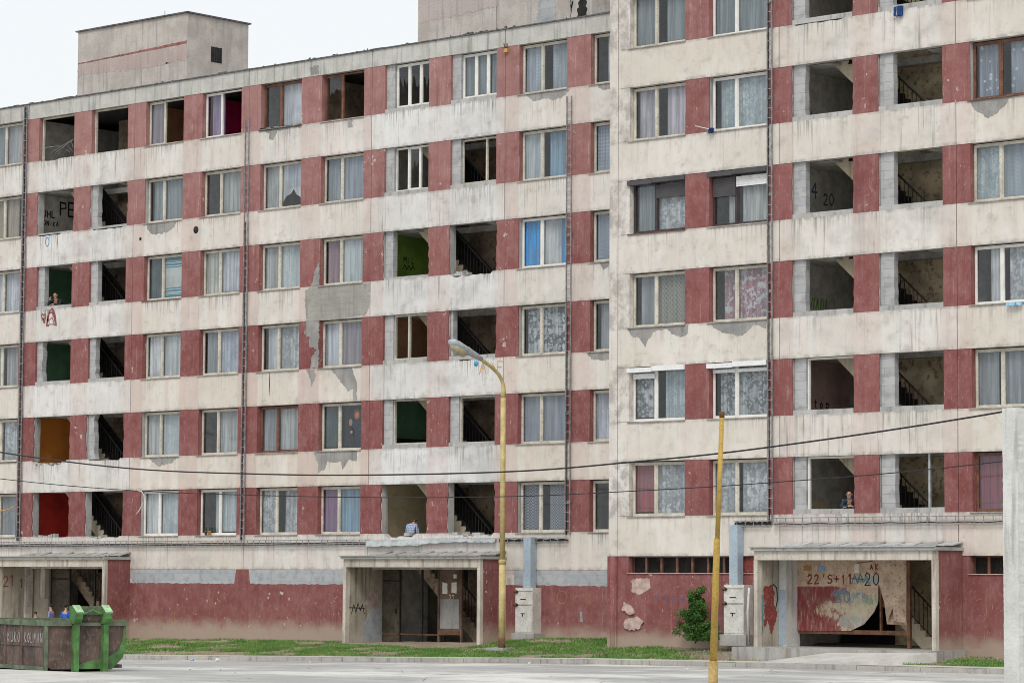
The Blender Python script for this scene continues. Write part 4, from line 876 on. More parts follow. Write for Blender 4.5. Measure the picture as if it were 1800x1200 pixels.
interior(RB, XR, range(0, 3), YR, [sillR(n) for n in range(NR)]+[SR-FL], (1,), 4.8, 'stair_wall_right')
for n in range(NR-1): flight(RB, XR+6, sillR(n), YR)
flight(RB, XR+6, SR-FL, YR, False)
WR = {
0: {1: dict(L='c_red', Rr='c_lace'), 2: dict(L='c_lace', Rr='c_lace', frame='cream')},
1: {1: dict(frame='white', L='c_lace_dark', Rr='c_lace_blue', shut=('shutter_white', ('shutter_white', 'shutter_white')), drop=(.12, .0), label='window with white roller shutter boxes'), 2: dict(frame='white', L='c_lace_dark', Rr='c_lace_dark', shut=('shutter_white', ('shutter_white', 'shutter_white')), drop=(.06, .08), label='window with white roller shutter boxes and patterned net'), 5: dict(L='c_grey', Rr='c_grey')},
2: {1: dict(L='c_grey', Rr='c_beigelattice', label='window with a beige lattice curtain'), 2: dict(L=(('c_pinklace', .35, 1),), Rr='c_pinklace', label='window with pink and white curtains'), 5: dict(frame='white', L=(('c_white', .5, 1),), Rr='c_lace')},
3: {1: dict(frame='dark', L='c_greyblue', Rr='c_lace', sill='brown_paint', shut=('shutter_dark', ('shutter_dark', 'shutter_dark')), drop=(0, .38), label='dark framed window with the right shutter half down'), 2: dict(frame='dark', L=(('c_sheer', .55, 1),), Rr='c_sheer', shut=('shutter_dark', ('shutter_dark', 'shutter_white')), drop=(.55, .28), label='dark framed window with one grey and one white shutter'), 5: dict(L='c_lace_blue', Rr='c_grid')},
4: {1: dict(L='c_pinkwhite', Rr='c_pinkwhite', label='window with pink and white curtains, sun faded'), 2: dict(frame='white', L='c_lace_blue', Rr='c_lace_blue'), 5: dict(frame='brown', L='c_stars', Rr='c_stars', sill='brown_paint', label='brown window with a starry curtain')},
5: {1: dict(L='c_greyblue', Rr='c_greyblue'), 2: dict(frame='white', L='c_greyblue', Rr='c_greyblue'), 5: dict()}, 6: {1: dict(), 2: dict(), 5: dict()}}
for n, row in WR.items():
    for c, a in row.items(): win(RB, RC[c], RE[c], sillR(n), sillR(n)+OPH, YR, **a)
    if n != 0: win(RB, RC[6], RE[6], sillR(n), sillR(n)+OPH, YR)
win(RB, RC[6], RE[6], sillR(0), sillR(0)+OPH, YR)
win(RB, RC[5], RE[5], sillR(0), sillR(0)+OPH, YR, frame='brown', kind='1', L='c_redpink', label='window hung with a plum red curtain')
for n in range(NR):
    z0 = sillR(n); z1 = z0+OPH
    infill(RB, RC[3], RE[3], z0, z1, YR, .42, .14, .03); infill(RB, RC[4], RE[4], z0, z1, YR, .46, .14, .02)
    if n in (0, 1): half_frame(RB, RC[3]+.42, RE[3], z0+.14, z1, YR, 'white_paint')
    paint_room(RB, XR+6, z0, YR, 'room_pink' if n == 1 else 'room_grey', None, 3.3)
MB().box(RC[4]+1.5, RC[4]+1.56, YR+.16, YR+.22, sillR(0)+.14, sillR(0)+OPH, 'galvanised').build('window_post', RB)
q = MB(); write(q, '4', (XR+6.102, -1.0, 13.15), YA, ZA, XN, .42, .05, 'scrawl_blue'); write(q, '20', (XR+6.102, -.42, 13.02), YA, ZA, XN, .34, .03, 'scrawl_black', .85)
q.build('graffiti', RB, 'painted number 420, the 4 in blue')
q = MB(); write(q, 'Ptop', (XR+6.102, -1.2, 7.08), YA, ZA, XN, .26, .035, 'scrawl_black', 1.1); q.build('graffiti', RB, 'black scrawl at the foot of the wall')
q = MB()
for k in range(9): strokes(q, [[(0, 0), (rnd(-.05, .1), .3)]], (XR+6.102, -1.3+k*.12, 9.95), YA, ZA, XN, .05, 'scrawl_green')
q.build('graffiti', RB, 'green paint strokes'); 
q = MB(); strokes(q, [[(.0, .0), (.1, .25)], [(0, .2), (.12, .05)]], (XR+6.102, -1.1, 15.42), YA, ZA, XN, .04, 'scrawl_blue'); q.build('graffiti', RB)
MB().box(XR+6.1, XR+6.12, -1.9, -.3, sillR(0)-.9, sillR(0)+.42, 'room_ochre').build('room_wall', RB)
SCR = [[(43.2, 15.17), (44.58, 15.17), (44.12, 14.76), (43.81, 14.62), (43.35, 14.91)], [(31.1, 9.565), (33.45, 9.565), (33.39, 9.27), (33.18, 9.2), (32.86, 9.3), (32.65, 9.48), (32.16, 9.42), (31.95, 9.22), (31.84, 8.97), (31.62, 9.23), (31.29, 9.34)], [(34.19, 9.57), (36.3, 9.57), (36.3, 9.29), (35.84, 9.44), (35.43, 9.13), (34.81, 9.24), (34.45, 9.39)]]
for pts in SCR: MB().poly(blob(pts), YR-.007, YR+.004, 'scar').build('plaster_scar', RB)
# base of the right block
q = MB(); q.pan = (.3, .2, .5)
xs_, xe_ = XR+6.05, XR+12.1
q.box(30.43, xs_, YR+.02, YR+.335, -1, 2.31, rrr); q.box(30.43, 31.18, YR+.02, YR+.335, 2.312, 2.798, rrr); q.box(35.8, xs_, YR+.02, YR+.335, 2.312, 2.798, rrr); q.build('plinth', RB); q = MB(); q.pan = (.3, .2, .5); q.box(xe_, XR+18, YR+.02, YR+.335, -1, 2.31, rrr)
q.box(xe_, 43.1, YR+.02, YR+.335, 2.312, 2.798, rrr); q.box(45.2, XR+18, YR+.02, YR+.335, 2.312, 2.798, rrr)
q.build('plinth', RB)
q = MB(); q.box(30.43-.02, 30.76, YR-.03, YR+.018, -1, 2.8, rrr); q.tube([(30.62, YR+.0, -1), (30.62, YR+.0, 2.8)], .1, rrr, 12); q.build('corner_pier', RB)
def bwin(x0, x1, n, sp=()):
    q = MB()
    for i in range(n+1): a = x0+(x1-x0)*i/n; q.box(a-.035, a+.035, YR+.14, YR+.2, 2.312, 2.798, 'brown_paint')
    q.box(x0, x1, YR+.15, YR+.19, 2.76, 2.797, 'brown_paint'); w_ = q.build('basement_window', RB)
    MB().box(x0-.04, x1+.02, YR-.02, YR+.15, 2.29, 2.311, 'pink_bare').build('sill', w_)
    MB().box(x0, x1, YR+.336, YR+.339, 2.25, 2.795, 'soot_black').build('unlit_room_sheet', w_)  # black sheet standing in for the darkness of the basement room
    return w_
w1 = bwin(31.18, 35.80, 8); bwin(43.1, 45.2, 4)
MB().box(34.93, 35.1, YR+.13, YR+.16, 2.34, 2.76, 'scrawl_orange').build('board', w1); MB().box(35.3, 35.75, YR+.1, YR+.13, 2.33, 2.78, 'panel_red').build('board', w1)
for pts in ([(31.31, 2.1), (31.64, 2.16), (32.02, 2.14), (32.04, 1.87), (31.64, 1.68), (31.32, 1.74)], [(31.04, 1.45), (31.32, 1.34), (31.43, 1.11), (31.21, 1.09), (30.96, 1.23)], [(31.1, .94), (31.53, 1.03), (31.8, .87), (31.64, .66), (31.26, .61), (31.05, .73)]):
    MB().poly(blob(pts), YR-.035 if pts[0][0] < 31.2 else YR+.012, YR+.03, 'pink_bare').build('paint_scar', RB)
q = MB(); strokes(q, [[(0, 0), (.15, .08), (.05, .15)], [(.3, .05), (.45, .1), (.5, 0)], [(.7, .0), (.75, .12)], [(.95, .05), (1.15, .1), (1.05, -.02)], [(1.3, .1), (1.5, .15), (1.4, -.05)]], (32.15, YR+.02, 1.5), XA, ZA, YN, .045, 'faint_blue'); strokes(q, [[(0, 0), (.2, .05)], [(.3, .1), (.32, -.4), (.2, -.6)], [(.55, .1), (.6, 0)], [(.6, -.4), (.9, -.2)]], (43.3, YR+.02, 1.6), XA, ZA, YN, .018, 'faint_orange'); q.build('graffiti', RB, 'blue scribble on the red plinth')
# right entrance
xr0, xr1 = XR+6.05, XR+12.12
pr = porch(RB, xr0, xr1, YR, .25, 2.93, 1.3, 'right', 'entrance porch with a pale frame around painted panels')
q = MB(); q.box(xr0+.18, xr0+.42, YR-.35, YR+.3, .2, 2.85, 'pillar_concrete'); q.box(xr0+.165, xr0+.415, YR-.356, YR-.34, .3, 1.85, 'duct_blue'); q.build('jamb', pr)
q = MB(); q.poly(blob([(YR-1.05, 1.95), (YR-.6, 2.0), (YR-.55, 1.3), (YR-.4, 1.2), (YR-.7, .6), (YR-.85, 1.0), (YR-1.0, .8)], .04), xr0+.162, xr0+.168, 'panel_red', 'x'); q.poly(blob([(YR-1.14, 1.7), (YR-1.05, 1.7), (YR-1.05, .9), (YR-1.12, .6)], .03), xr0+.162, xr0+.166, 'scrawl_teal', 'x'); strokes(q, [[(0, .1), (.15, .0), (.2, -.3), (.1, -.6)]], (xr0+.166, YR-.6, 1.9), YA, ZA, XN, .04, 'scrawl_black'); q.build('graffiti', pr, 'dripping red paint on the inner wall')
dY = YR+.24
q = MB()
for a in (37.11+.0, 40.93): q.box(a, a+.1, dY-.03, dY+.06, .26, 2.85, 'rust')
q.box(37.21, 40.93, dY-.02, dY+.05, .62, .74, 'rust'); q.box(40.02, 40.07, dY-.02, dY+.05, .74, 2.8, 'rust'); dfm = q.build('door_frame', pr)
q = MB(); q.poly([(37.21, .68), (39.05, .72), (39.5, .9), (39.85, 1.25), (39.98, 1.5), (40.0, 2.05), (40.2, 1.5), (40.28, .92), (40.93, .9), (40.93, 2.80), (37.21, 2.80)], dY-.05, dY-.03, 'painted_panel'); pnl = q.build('door_panel', pr, 'sheet panels painted over, torn open at the bottom')
q = MB(); V_ = [(40.12, dY-.06, 2.72), (40.9, dY-.06, 2.78), (40.92, dY-.05, 1.9), (40.55, dY-.16, 1.35), (40.33, dY-.12, .98), (40.22, dY-.10, 1.6), (40.92, dY-.08, .95), (40.62, dY-.2, 1.02)]
q.add(V_, [(0, 5, 2, 1), (5, 4, 3, 2), (2, 3, 7, 6)], 'torn_sheet'); q.build('torn_sheet', pnl, 'loose pale sheet hanging from the top')
q = MB(); o_ = dY-.052
write(q, "22'S+11", (37.6, o_, 2.02), XA, ZA, YN, .25, .04, 'scrawl_red', .92); write(q, '20', (39.55, o_, 1.98), XA, ZA, YN, .33, .028, 'scrawl_black', .85); write(q, '20', (38.5, o_, 1.5), XA, ZA, YN, .34, .025, 'scrawl_teal', 1.0)
strokes(q, [[(0, 0), (.1, .25), (.2, .02), (.3, .28), (.4, .05), (.5, .22), (.6, .0)], [(0, .15), (.55, .12)]], (39.1, o_, 2.02), XA, ZA, YN, .035, 'scrawl_teal'); write(q, 'ZAK', (39.55, o_, 2.42), XA, ZA, YN, .14, .03, 'scrawl_red', 1.3)
strokes(q, [[(0, 0), (.5, .05)], [(0, .1), (.4, .14)]], (39.3, o_, 2.6), XA, ZA, YN, .03, 'scrawl_brown'); q.build('graffiti', pnl, "red numbers 22 'S+11 and black 20")
for a_, b_, c_, d_, m_ in ((37.45, 37.72, 2.38, 2.53, 'faint_orange'), (37.78, 37.93, 2.37, 2.55, 'torn_sheet'), (37.97, 38.2, 2.37, 2.52, 'blue_paper'), (38.75, 38.95, 2.35, 2.55, 'torn_sheet'), (39.2, 39.36, 2.33, 2.57, 'paper')): MB().poly(blob([(a_, c_), (b_, c_), (b_, d_), (a_, d_)], .012), dY-.06, dY-.052, m_).build('notice', pnl)
MB().box(xr0+.2, xr1-.15, YR+2.6, YR+2.66, .2, 2.8, 'soot_black').build('lobby_wall', pr)  # black sheet standing in for the darkness inside the entrance
MB().box(xr0+.1, xr1, YR-.5, YR+4.8, -.2, .255, 'dirty_slab').build('porch_floor', pr)
# loose pipe leaning at the right porch
q = MB(); q.tube([(36.55, -3.6, .3), (36.5, -3.62, 1.2), (36.62, -3.7, 1.9)], .035, 'pillar_concrete', 8); tag(q.build('pipe'), 'pale bent pipe leaning against the left post of the right entrance', 'pipe')

# ================================================================== THINGS ON THE FACADES
def ladder(x, yf, z0, z1, w_, lab, cable=None, lean=0.):
    o = empty('cable_ladder', lab, 'cable ladder', 'vertical cable ladders on the walls', (x, yf, z0)); H = z1-z0
    for sx in (-w_/2, w_/2):
        MB().box(sx-.012, sx+.012, -.09, -.05, 0, H, 'tray_grey').build('side_rail', o)
    n = int(H/.28); rm = None
    for i in range(n):
        if rm is None: rg = MB().box(-w_/2+.02, w_/2-.02, -.085, -.06, 0, .02, 'tray_grey').build('rung', o); rm = rg
        else: rg = rm.copy(); COL.objects.link(rg); rg.parent = o
        rg.location = (0, 0, .12+i*.28)
    if cable:
        q = MB()
        for k in range(cable[0]): a = -w_/2+.035+(w_-.07)*k/max(1, cable[0]-1); q.tube([(a+rnd(-.01, .01), -.045, H*t/8) for t in range(0, int(8*cable[1])+1)], .015, 'cable_black', 6)
        q.build('cable', o)
    for i in range(0, int(H/2.8)): MB().box(-w_/2, w_/2, -.05, -.001, 1.+i*2.8, 1.05+i*2.8, 'tray_grey').build('bracket', o)
ladder(-.12, 0, 3.43, 19.7, .17, 'leftmost cable ladder, packed with black cables up the left block', (3, 1))
ladder(12.0, 0, 3.40, 18.1, .18, 'cable ladder with dark cables between the fourth and fifth window columns', (2, .8))
ladder(26.78, 0, 3.5, 17.3, .19, 'cable ladder near the right end of the left block, ending below the top windows', (2, .5))
ladder(36.47, YR, 3.75, sillR(NR), .16, 'tall thin cable ladder up the right block beside its broken stair openings', (2, 1))
def tray(x0, x1, yf, z, h, lab, cables=0):
    o = empty('cable_tray', lab, 'cable tray', 'horizontal cable trays above the entrances', (x0, yf, z)); L = x1-x0
    for dz in (0, h): MB().box(0, L, -.12, -.09, dz-.012, dz+.012, 'tray_grey').build('side_rail', o)
    rm = None
    for i in range(min(95, int(L/.3))):
        if rm is None: rm = rg = MB().box(0, .018, -.11, -.095, .012, h-.012, 'tray_grey').build('rung', o)
        else: rg = rm.copy(); COL.objects.link(rg); rg.parent = o
        rg.location = (.1+i*.3, 0, 0)
    if cables:
        q = MB()
        for k in range(cables): q.tube([(L*t/24, -.06, .03+(h-.06)*k/cables+.012*math.sin(t*1.7+k)) for t in range(25)], .015, 'cable_black', 5)
        q.build('cable', o)
tray(-2.5, 18.2, 0, 3.20, .18, 'long cable tray with black cables along the left block above its first entrance', 2)
tray(23.9, 26.8, 0, 3.28, .12, 'short cable tray right of the street lamp', 3)
tray(35.2, 36.5, YR, 3.66, .14, 'short tray stuffed with black cables above the right meter cupboard', 6)
tray(36.62, 44.5, YR, 3.67, .20, 'empty cable tray above the right entrance', 1)
q = MB()  # bent metal flashing
for (a, b, za, zc, t) in ((18.05, 20.6, 3.17, 3.36, .04), (20.3, 22.6, 3.26, 3.40, .08), (22.6, 23.8, 3.27, 3.40, .0)):
    n = 14
    for i in range(n):
        u0, u1 = a+(b-a)*i/n, a+(b-a)*(i+1)/n; w0 = t*(i/n-.5)+.015*math.sin(i*1.9); w1 = t*((i+1)/n-.5)+.015*math.sin((i+1)*1.9)
        q.add([(u0, -.16, za+w0), (u1, -.16, za+w1), (u1, -.13, zc+w1*.3), (u0, -.13, zc+w0*.3), (u1, -.03, zc+w1*.3+.01), (u0, -.03, zc+w0*.3+.01)], [(0, 1, 2, 3), (3, 2, 4, 5)], 'galvanised', True)
tag(q.build('metal_flashing'), 'crumpled strip of grey sheet metal above the middle entrance', 'flashing')

def cabinet(x, yf, z0, lab, duct_top, dx):
    o = empty('meter_cupboard', lab, 'meter cupboard', 'white meter cupboards', (x, yf, z0))
    MB().box(-.08, .86, -.52, 0, -.25, .06, 'dirty_slab').build('base', o)
    q = MB(); q.box(0, .72, -.42, -.0, .06, 1.48, 'cabinet_white'); q.build('body', o)
    q = MB(); q.box(.02, .70, -.435, -.42, .10, .93, 'cabinet_white'); q.build('door', o); q = MB(); q.box(.02, .70, -.435, -.42, .96, 1.42, 'cabinet_white'); q.build('door', o)
    MB().box(.0, .70, -.45, -.43, .935, .955, 'sill_metal').build('trim', o); MB().box(.0, .70, -.45, -.43, 1.37, 1.39, 'sill_metal').build('trim', o)
    q = MB()
    for zz in (.95, 1.36): q.tube([(.03, -.50, zz), (.03, -.43, zz)], .06, 'rust', 10); q.tube([(.1, -.49, zz-.01), (.1, -.43, zz-.01)], .035, 'soot_black', 8)
    q.build('lock', o)
    q = MB(); q.box(.24, .42, -.44, -.434, .66, .685, 'soot_black'); q.box(.30, .34, -.44, -.434, .58, .66, 'soot_black'); q.box(.22, .45, -.44, -.434, 1.1, 1.13, 'soot_black'); q.build('scratches', o)
    MB().box(dx, dx+.30, -.30, -.03, 1.48, duct_top-z0, 'duct_blue').build('cable_duct', o)
cabinet(24.93, 0, .36, 'white meter cupboard under a blue grey duct beside the street lamp', 3.42, .22)
cabinet(35.08, YR, .50, 'white meter cupboard under a blue grey duct between the bush and the right entrance', 3.68, .10)

# street lamp
o = empty('street_lamp', 'yellow curved street lamp with a grey hooded head in front of the left block', 'street lamp', loc=(26.68, -3.0, 0))
MB().box(-.35, .35, -.35, .35, -.2, .03, 'dirty_slab').build('base', o)
q = MB(); q.tube([(0, 0, 0), (0, 0, 2.6)], .105, 'lamp_yellow', 14); q.tube([(0, 0, 2.55), (0, 0, 2.66), (0, 0, 2.7)], [.108, .12, .085], 'lamp_yellow', 14)
q.tube([(0, 0, 0), (0, 0, .32)], .11, 'rust', 14)
arm = [(0, 0, 2.65), (0, 0, 5.45), (0, 0, 7.62)]; q.tube(arm, .082, 'lamp_yellow', 14); q.build('pole', o)
q = MB(); pts = [(0, a, b) for a, b in ((0, 7.6), (0, 7.85), (-.005, 7.98), (-.04, 8.11), (-.11, 8.22), (-.21, 8.33), (-.38, 8.45), (-.60, 8.57), (-.90, 8.70), (-1.25, 8.84))]
q.tube(pts, [.078]*2+[.066]+[.056]*(len(pts)-3), 'lamp_yellow', 12); q.build('arm', o)
hy, hz = pts[-1][1], pts[-1][2]
hd = empty('tmp'); bpy.data.objects.remove(hd)
dv = Vector((0, -.94, .33)).normalized(); nv = Vector((0, -.33, -.94)).normalized(); sv = Vector((1, 0, 0)); P0 = Vector((0, hy, hz))
def loft(q, secs, m, n=12):
    vs = []
    for (t, wx, hn, off) in secs:
        for k in range(n):
            a = 2*math.pi*k/n; vs.append(P0+dv*t+sv*wx*math.cos(a)+nv*(off+hn*math.sin(a)))
    N = len(secs); q.add(vs, [(i*n+k, i*n+(k+1) % n, (i+1)*n+(k+1) % n, (i+1)*n+k) for i in range(N-1) for k in range(n)]+[list(range(n))[::-1], [(N-1)*n+k for k in range(n)]], m, True)
q = MB(); loft(q, [(-.25, .07, .07, 0), (-.05, .10, .09, 0), (.35, .13, .11, 0), (.42, .15, .12, .0), (.55, .17, .12, .02), (.9, .19, .13, .02), (1.12, .17, .11, .02), (1.22, .08, .05, .02)], 'lamp_grey'); h = q.build('lamp_head', o)
q = MB(); loft(q, [(.42, .06, .05, .12), (.52, .14, .12, .14), (.75, .17, .17, .14), (1.0, .15, .12, .12), (1.12, .06, .05, .1)], 'lamp_glass'); q.build('lamp_bowl', h)

# yellow pole in front, near pillar
o = empty('yellow_pole', 'thick rusty yellow pole standing in the foreground in front of the right block', 'pole', loc=(55.78, -30, -.3))
q = MB(); q.tube([(0, 0, -.1), (0.0, 0, 1.0)], .084, 'pole_yellow' if 'pole_yellow' in MATS else 'lamp_yellow', 16); q.build('sleeve', o)
simple('pole_yellow', (.47, .31, .07), .15, 4, .5, dirt=(.16, .08, .04), dirtamt=.5); simple('pole_sleeve', (.42, .30, .11), .3, 7, .7, dirt=(.18, .10, .06), dirtamt=.8)
for c in list(o.children): c.data.materials.clear(); c.data.materials.append(MATS['pole_sleeve'])
q = MB(); q.tube([(0, 0, .98), (.08, 0, 3.1), (.10, 0, 3.14)], [.064, .056, .045], 'pole_yellow', 16); q.tube([(.09, 0, 3.12), (.19, 0, 5.24)], .042, 'pole_yellow', 16); q.tube([(.188, 0, 5.2), (.192, 0, 5.3)], .046, 'rust', 16); q.build('shaft', o)
q = MB(); q.poly(blob([(55.31, -1.), (55.66, -1.), (55.66, 5.55), (55.31, 5.55)], .006), -20, -19.2, 'pillar_concrete')
o = q.build('concrete_pillar'); tag(o, 'whitewashed concrete pillar cut off by the right edge of the picture', 'pillar')
q = MB(); q.poly(blob([(-19.75, .65), (-19.68, .9), (-19.6, .7), (-19.62, -.3), (-19.72, -.4)], .02), 55.655, 55.664, 'soot_black', 'x'); q.build('crack', o)

# overhead wires
def wire(pts, r, lab):
    pts = [Vector((a, -10, b)) for a, b in pts]; out = []
    def cr(p0, p1, p2, p3, t): return .5*((2*p1)+(-p0+p2)*t+(2*p0-5*p1+4*p2-p3)*t*t+(-p0+3*p1-3*p2+p3)*t**3)
    for i in range(len(pts)-1):
        p0 = pts[max(0, i-1)]; p3 = pts[min(len(pts)-1, i+2)]
        for k in range(6): out.append(cr(p0, pts[i], pts[i+1], p3, k/6))
    out.append(pts[-1]); q = MB(); q.tube(out, r, 'cable_black', 6); tag(q.build('overhead_wire'), lab, 'wire', 'overhead wires')
wire([(-8, 9.2), (2, 7.3), (11.17, 6.09), (17.5, 5.44), (23.15, 5.16), (27.79, 5.04), (33.29, 5.03), (37.02, 5.17), (42.0, 5.47), (49.57, 6.21), (60, 7.6), (72, 9.6)], .024, 'upper and thicker of the two black wires sagging across the street')
wire([(-8, 7.7), (2, 6.2), (11.19, 5.24), (17.44, 4.77), (23.16, 4.53), (28.43, 4.39), (33.29, 4.35), (36.77, 4.41), (42.0, 4.57), (48.85, 4.95), (60, 6.0), (72, 7.4)], .014, 'lower and thinner of the two black wires sagging across the street')
q = MB(); q.tube([(17.9, -10.02, 4.76), (18.1, -10.02, 4.72), (18.2, -10.02, 4.6), (18.15, -10.02, 4.35), (18.0, -10.02, 4.15), (17.85, -10.02, 4.03)], .015, 'paper', 6); tag(q.build('string'), 'pale scrap of string dangling from the lower wire', 'string')

# ---------------- skip
def skip():
    rd_ = Vector((.7467, .6652, 0)); dd = Vector((-.6652, .7467, 0)); al = R(30)
    U = rd_*math.cos(al)+dd*math.sin(al); V = -rd_*math.sin(al)+dd*math.cos(al)
    o = empty('waste_skip', 'rusty brown and green steel waste skip with lifting frame at the lower left', 'skip', loc=(27.31, -21.23, -.42), rot=(0, 0, math.atan2(U.y, U.x)))
    o.scale = (.88, 1, 1)
    W_, H, Ln = 2.42, 1.34, 5.6     # local x along the end face, local y along the length
    q = MB(); q.poly([(.0, .22), (.12, .14), (2.0, .14), (2.34, .42), (2.42, .75), (W_, H), (0, H)], 0, .05, 'skip_rust'); end = q.build('end_wall', o)
    q = MB(); q.box(0, .05, .05, Ln, .14, H, 'skip_rust'); sw = q.build('side_wall', o)
    MB().box(W_-.05, W_, .05, Ln, .5, H, 'skip_rust').build('side_wall', o); MB().box(0.05, W_-.05, Ln-.05, Ln, .14, H, 'skip_rust').build('end_wall', o); MB().box(.05, W_-.05, .05, Ln-.05, .16, .25, 'skip_rust').build('floor', o)
    q = MB(); q.box(-.06, W_+.05, -.06, .07, H-.09, H+.05, 'skip_dirty_green'); q.box(-.06, .07, .07, Ln, H-.09, H+.05, 'skip_dirty_green'); q.box(W_-.07, W_+.05, .07, Ln, H-.09, H+.05, 'skip_dirty_green'); q.box(.07, W_-.07, Ln-.1, Ln+.03, H-.09, H+.05, 'skip_dirty_green'); q.build('top_rail', o)
    for yy in (.16, 1.72, 2.95, 4.2): MB().box(-.05, -.0, yy, yy+.1, .1, H-.1, 'skip_rust').build('rib', o)
    MB().box(-.06, 0, -.03, .12, .1, H-.09, 'skip_dirty_green').build('corner_post', o)
    q = MB(); q.box(-.03, 0, .1, Ln, .72, .78, 'skip_rust'); q.box(-.06, .0, 0, Ln, .1, .2, 'skip_dirty_green'); q.build('side_rail', o)
    q = MB(); q.poly([(1.75, .14), (2.0, .12), (2.36, .42), (2.46, .75), (2.46, H-.1), (2.38, H-.1), (2.34, .85), (2.2, .6), (1.9, .45), (1.75, .4)], -.02, -.001, 'skip_green'); q.poly([(.8, .14), (1.75, .14), (1.75, .42), (1.3, .34), (.8, .2)], -.02, -.001, 'skip_green'); q.build('paint_patch', end)
    for xx in (.80, 1.72):   # posts of the lifting frame
        p = MB().box(xx-.07, xx+.09, -.22, -.022, .0, H+.02, 'skip_green').build('frame_post', o)
        q = MB(); sg = 1
        q.poly([(-.26, H-.02), (-.02, H-.05), (.12, H+.1), (.10, H+.42), (-.12, H+.44), (-.40, H+.27), (-.36, H+.1)], xx-.10, xx+.12, 'skip_green', 'x'); q.build('hook_bracket', p)
        q = MB(); q.add([(xx-.11, -.42, H+.275), (xx+.13, -.42, H+.275), (xx+.13, -.12, H+.45), (xx-.11, -.12, H+.45), (xx-.11, -.40, H+.24), (xx+.13, -.40, H+.24)], [(0, 1, 2, 3), (0, 4, 5, 1)], 'pale_green'); q.build('pale_edge', p)  # paler green strip over the sloping top of the bracket
    q = MB(); q.box(.90, 1.62, -.1, -.02, H+.2, H+.42, 'skip_dirty_green'); q.poly([(.9, H), (1.62, H), (1.62, H+.2), (1.4, H+.22), (1.25, H+.3), (1.1, H+.22), (.9, H+.2)], -.06, -.03, 'skip_rust'); q.tube([(.88, -.2, H+.2), (1.1, -.2, H+.24), (1.3, -.2, H+.32), (1.5, -.2, H+.24), (1.66, -.2, H+.2)], .035, 'skip_green', 8); q.build('lifting_bar', o)
    for xx in (.45, 1.7): MB().box(xx, xx+.16, .1, Ln-.1, .0, .14, 'soot_black').build('skid', o)
    q = MB(); write(q, 'KUKO', (-.004, 2.90, .80), (0, -1, 0), ZA, (-1, 0, 0), .25, .028, 'scrawl_chalk', 1.02); write(q, 'KOLMAN', (-.004, 1.66, .80), (0, -1, 0), ZA, (-1, 0, 0), .25, .028, 'scrawl_chalk', .92); q.build('graffiti', sw, 'white hand painted letters')
skip()

# ---------------- bush
def bush():
    o = empty('bush', 'small dark green bush growing against the red wall of the right block', 'bush', loc=(34.2, -3.05, .38)); o.scale = (.9, .9, .92); rr = random.Random(5)
    q = MB()
    for i in range(9):
        a = rr.uniform(0, 6.28); h = rr.uniform(.7, 1.5); q.tube([(0, 0, -.1), (.12*math.cos(a), .12*math.sin(a), h*.4), (.28*math.cos(a)*(1.8-h), .28*math.sin(a)*(1.8-h), h)], .022, 'bark', 5, True, .006)
    q.build('stem', o)
    q = MB()
    cl = [(rr.gauss(0, .27)*(1-.6*k/95)*(1+.35*(k<25)), rr.gauss(0, .22)*(1-.6*k/95), .06+1.45*(k/95)**1.25*rr.uniform(.75, 1.05)) for k in range(95)]+[(.15, 0, 1.5), (.3, 0, 1.58), (-.1, 0, 1.45), (-.45, 0, .85), (-.6, 0, .8)]
    for (cx_, cy_, cz_) in cl:
        nn = 150; rad = rr.uniform(.09, .2); dk = rr.random()
        for k in range(nn):
            d = Vector((rr.gauss(0, 1), rr.gauss(0, 1), rr.gauss(0, 1))).normalized()*rad*rr.random()**.4; p = Vector((cx_, cy_, max(.03, cz_)))+d
            if p.y+3.05 > 3.6 or p.z < -.02: continue
            a = Vector((rr.gauss(0, 1), rr.gauss(0, 1), rr.gauss(0, .6))).normalized()*rr.uniform(.026, .048); b = a.cross(Vector((rr.gauss(0, 1), rr.gauss(0, 1), rr.gauss(0, 1)))).normalized()*rr.uniform(.012, .02)
            q.add([p-a, p+b, p+a, p-b], [(0, 1, 2, 3)], 'leaf_light' if rr.random() < .3+.3*(d.z > 0) else 'leaf_green')
    q.build('foliage', o)
bush()

# ---------------- people
def skinned(name, verts, edges, rad, mat, parent, sub=1):
    me = bpy.data.meshes.new(name); me.from_pydata(verts, edges, []); ob = bpy.data.objects.new(name, me); COL.objects.link(ob)
    md = ob.modifiers.new('s', 'SKIN'); md.use_smooth_shade = True
    for i, rr in enumerate(rad): me.skin_vertices[0].data[i].radius = (rr if isinstance(rr, tuple) else (rr, rr))
    seen = set(); adj = {}
    for a, b in edges: adj.setdefault(a, []).append(b); adj.setdefault(b, []).append(a)
    for i in range(len(verts)):
        if i in seen: continue
        me.skin_vertices[0].data[i].use_root = True; st = [i]
        while st:
            k = st.pop()
            if k in seen: continue
            seen.add(k); st += adj.get(k, [])
    s2 = ob.modifiers.new('u', 'SUBSURF'); s2.levels = sub; s2.render_levels = sub
    dg = bpy.context.evaluated_depsgraph_get(); nm = bpy.data.meshes.new_from_object(ob.evaluated_get(dg)); bpy.data.objects.remove(ob)
    nm.materials.clear(); nm.materials.append(MATS[mat]); o = bpy.data.objects.new(name, nm); COL.objects.link(o); o.parent = parent; return o

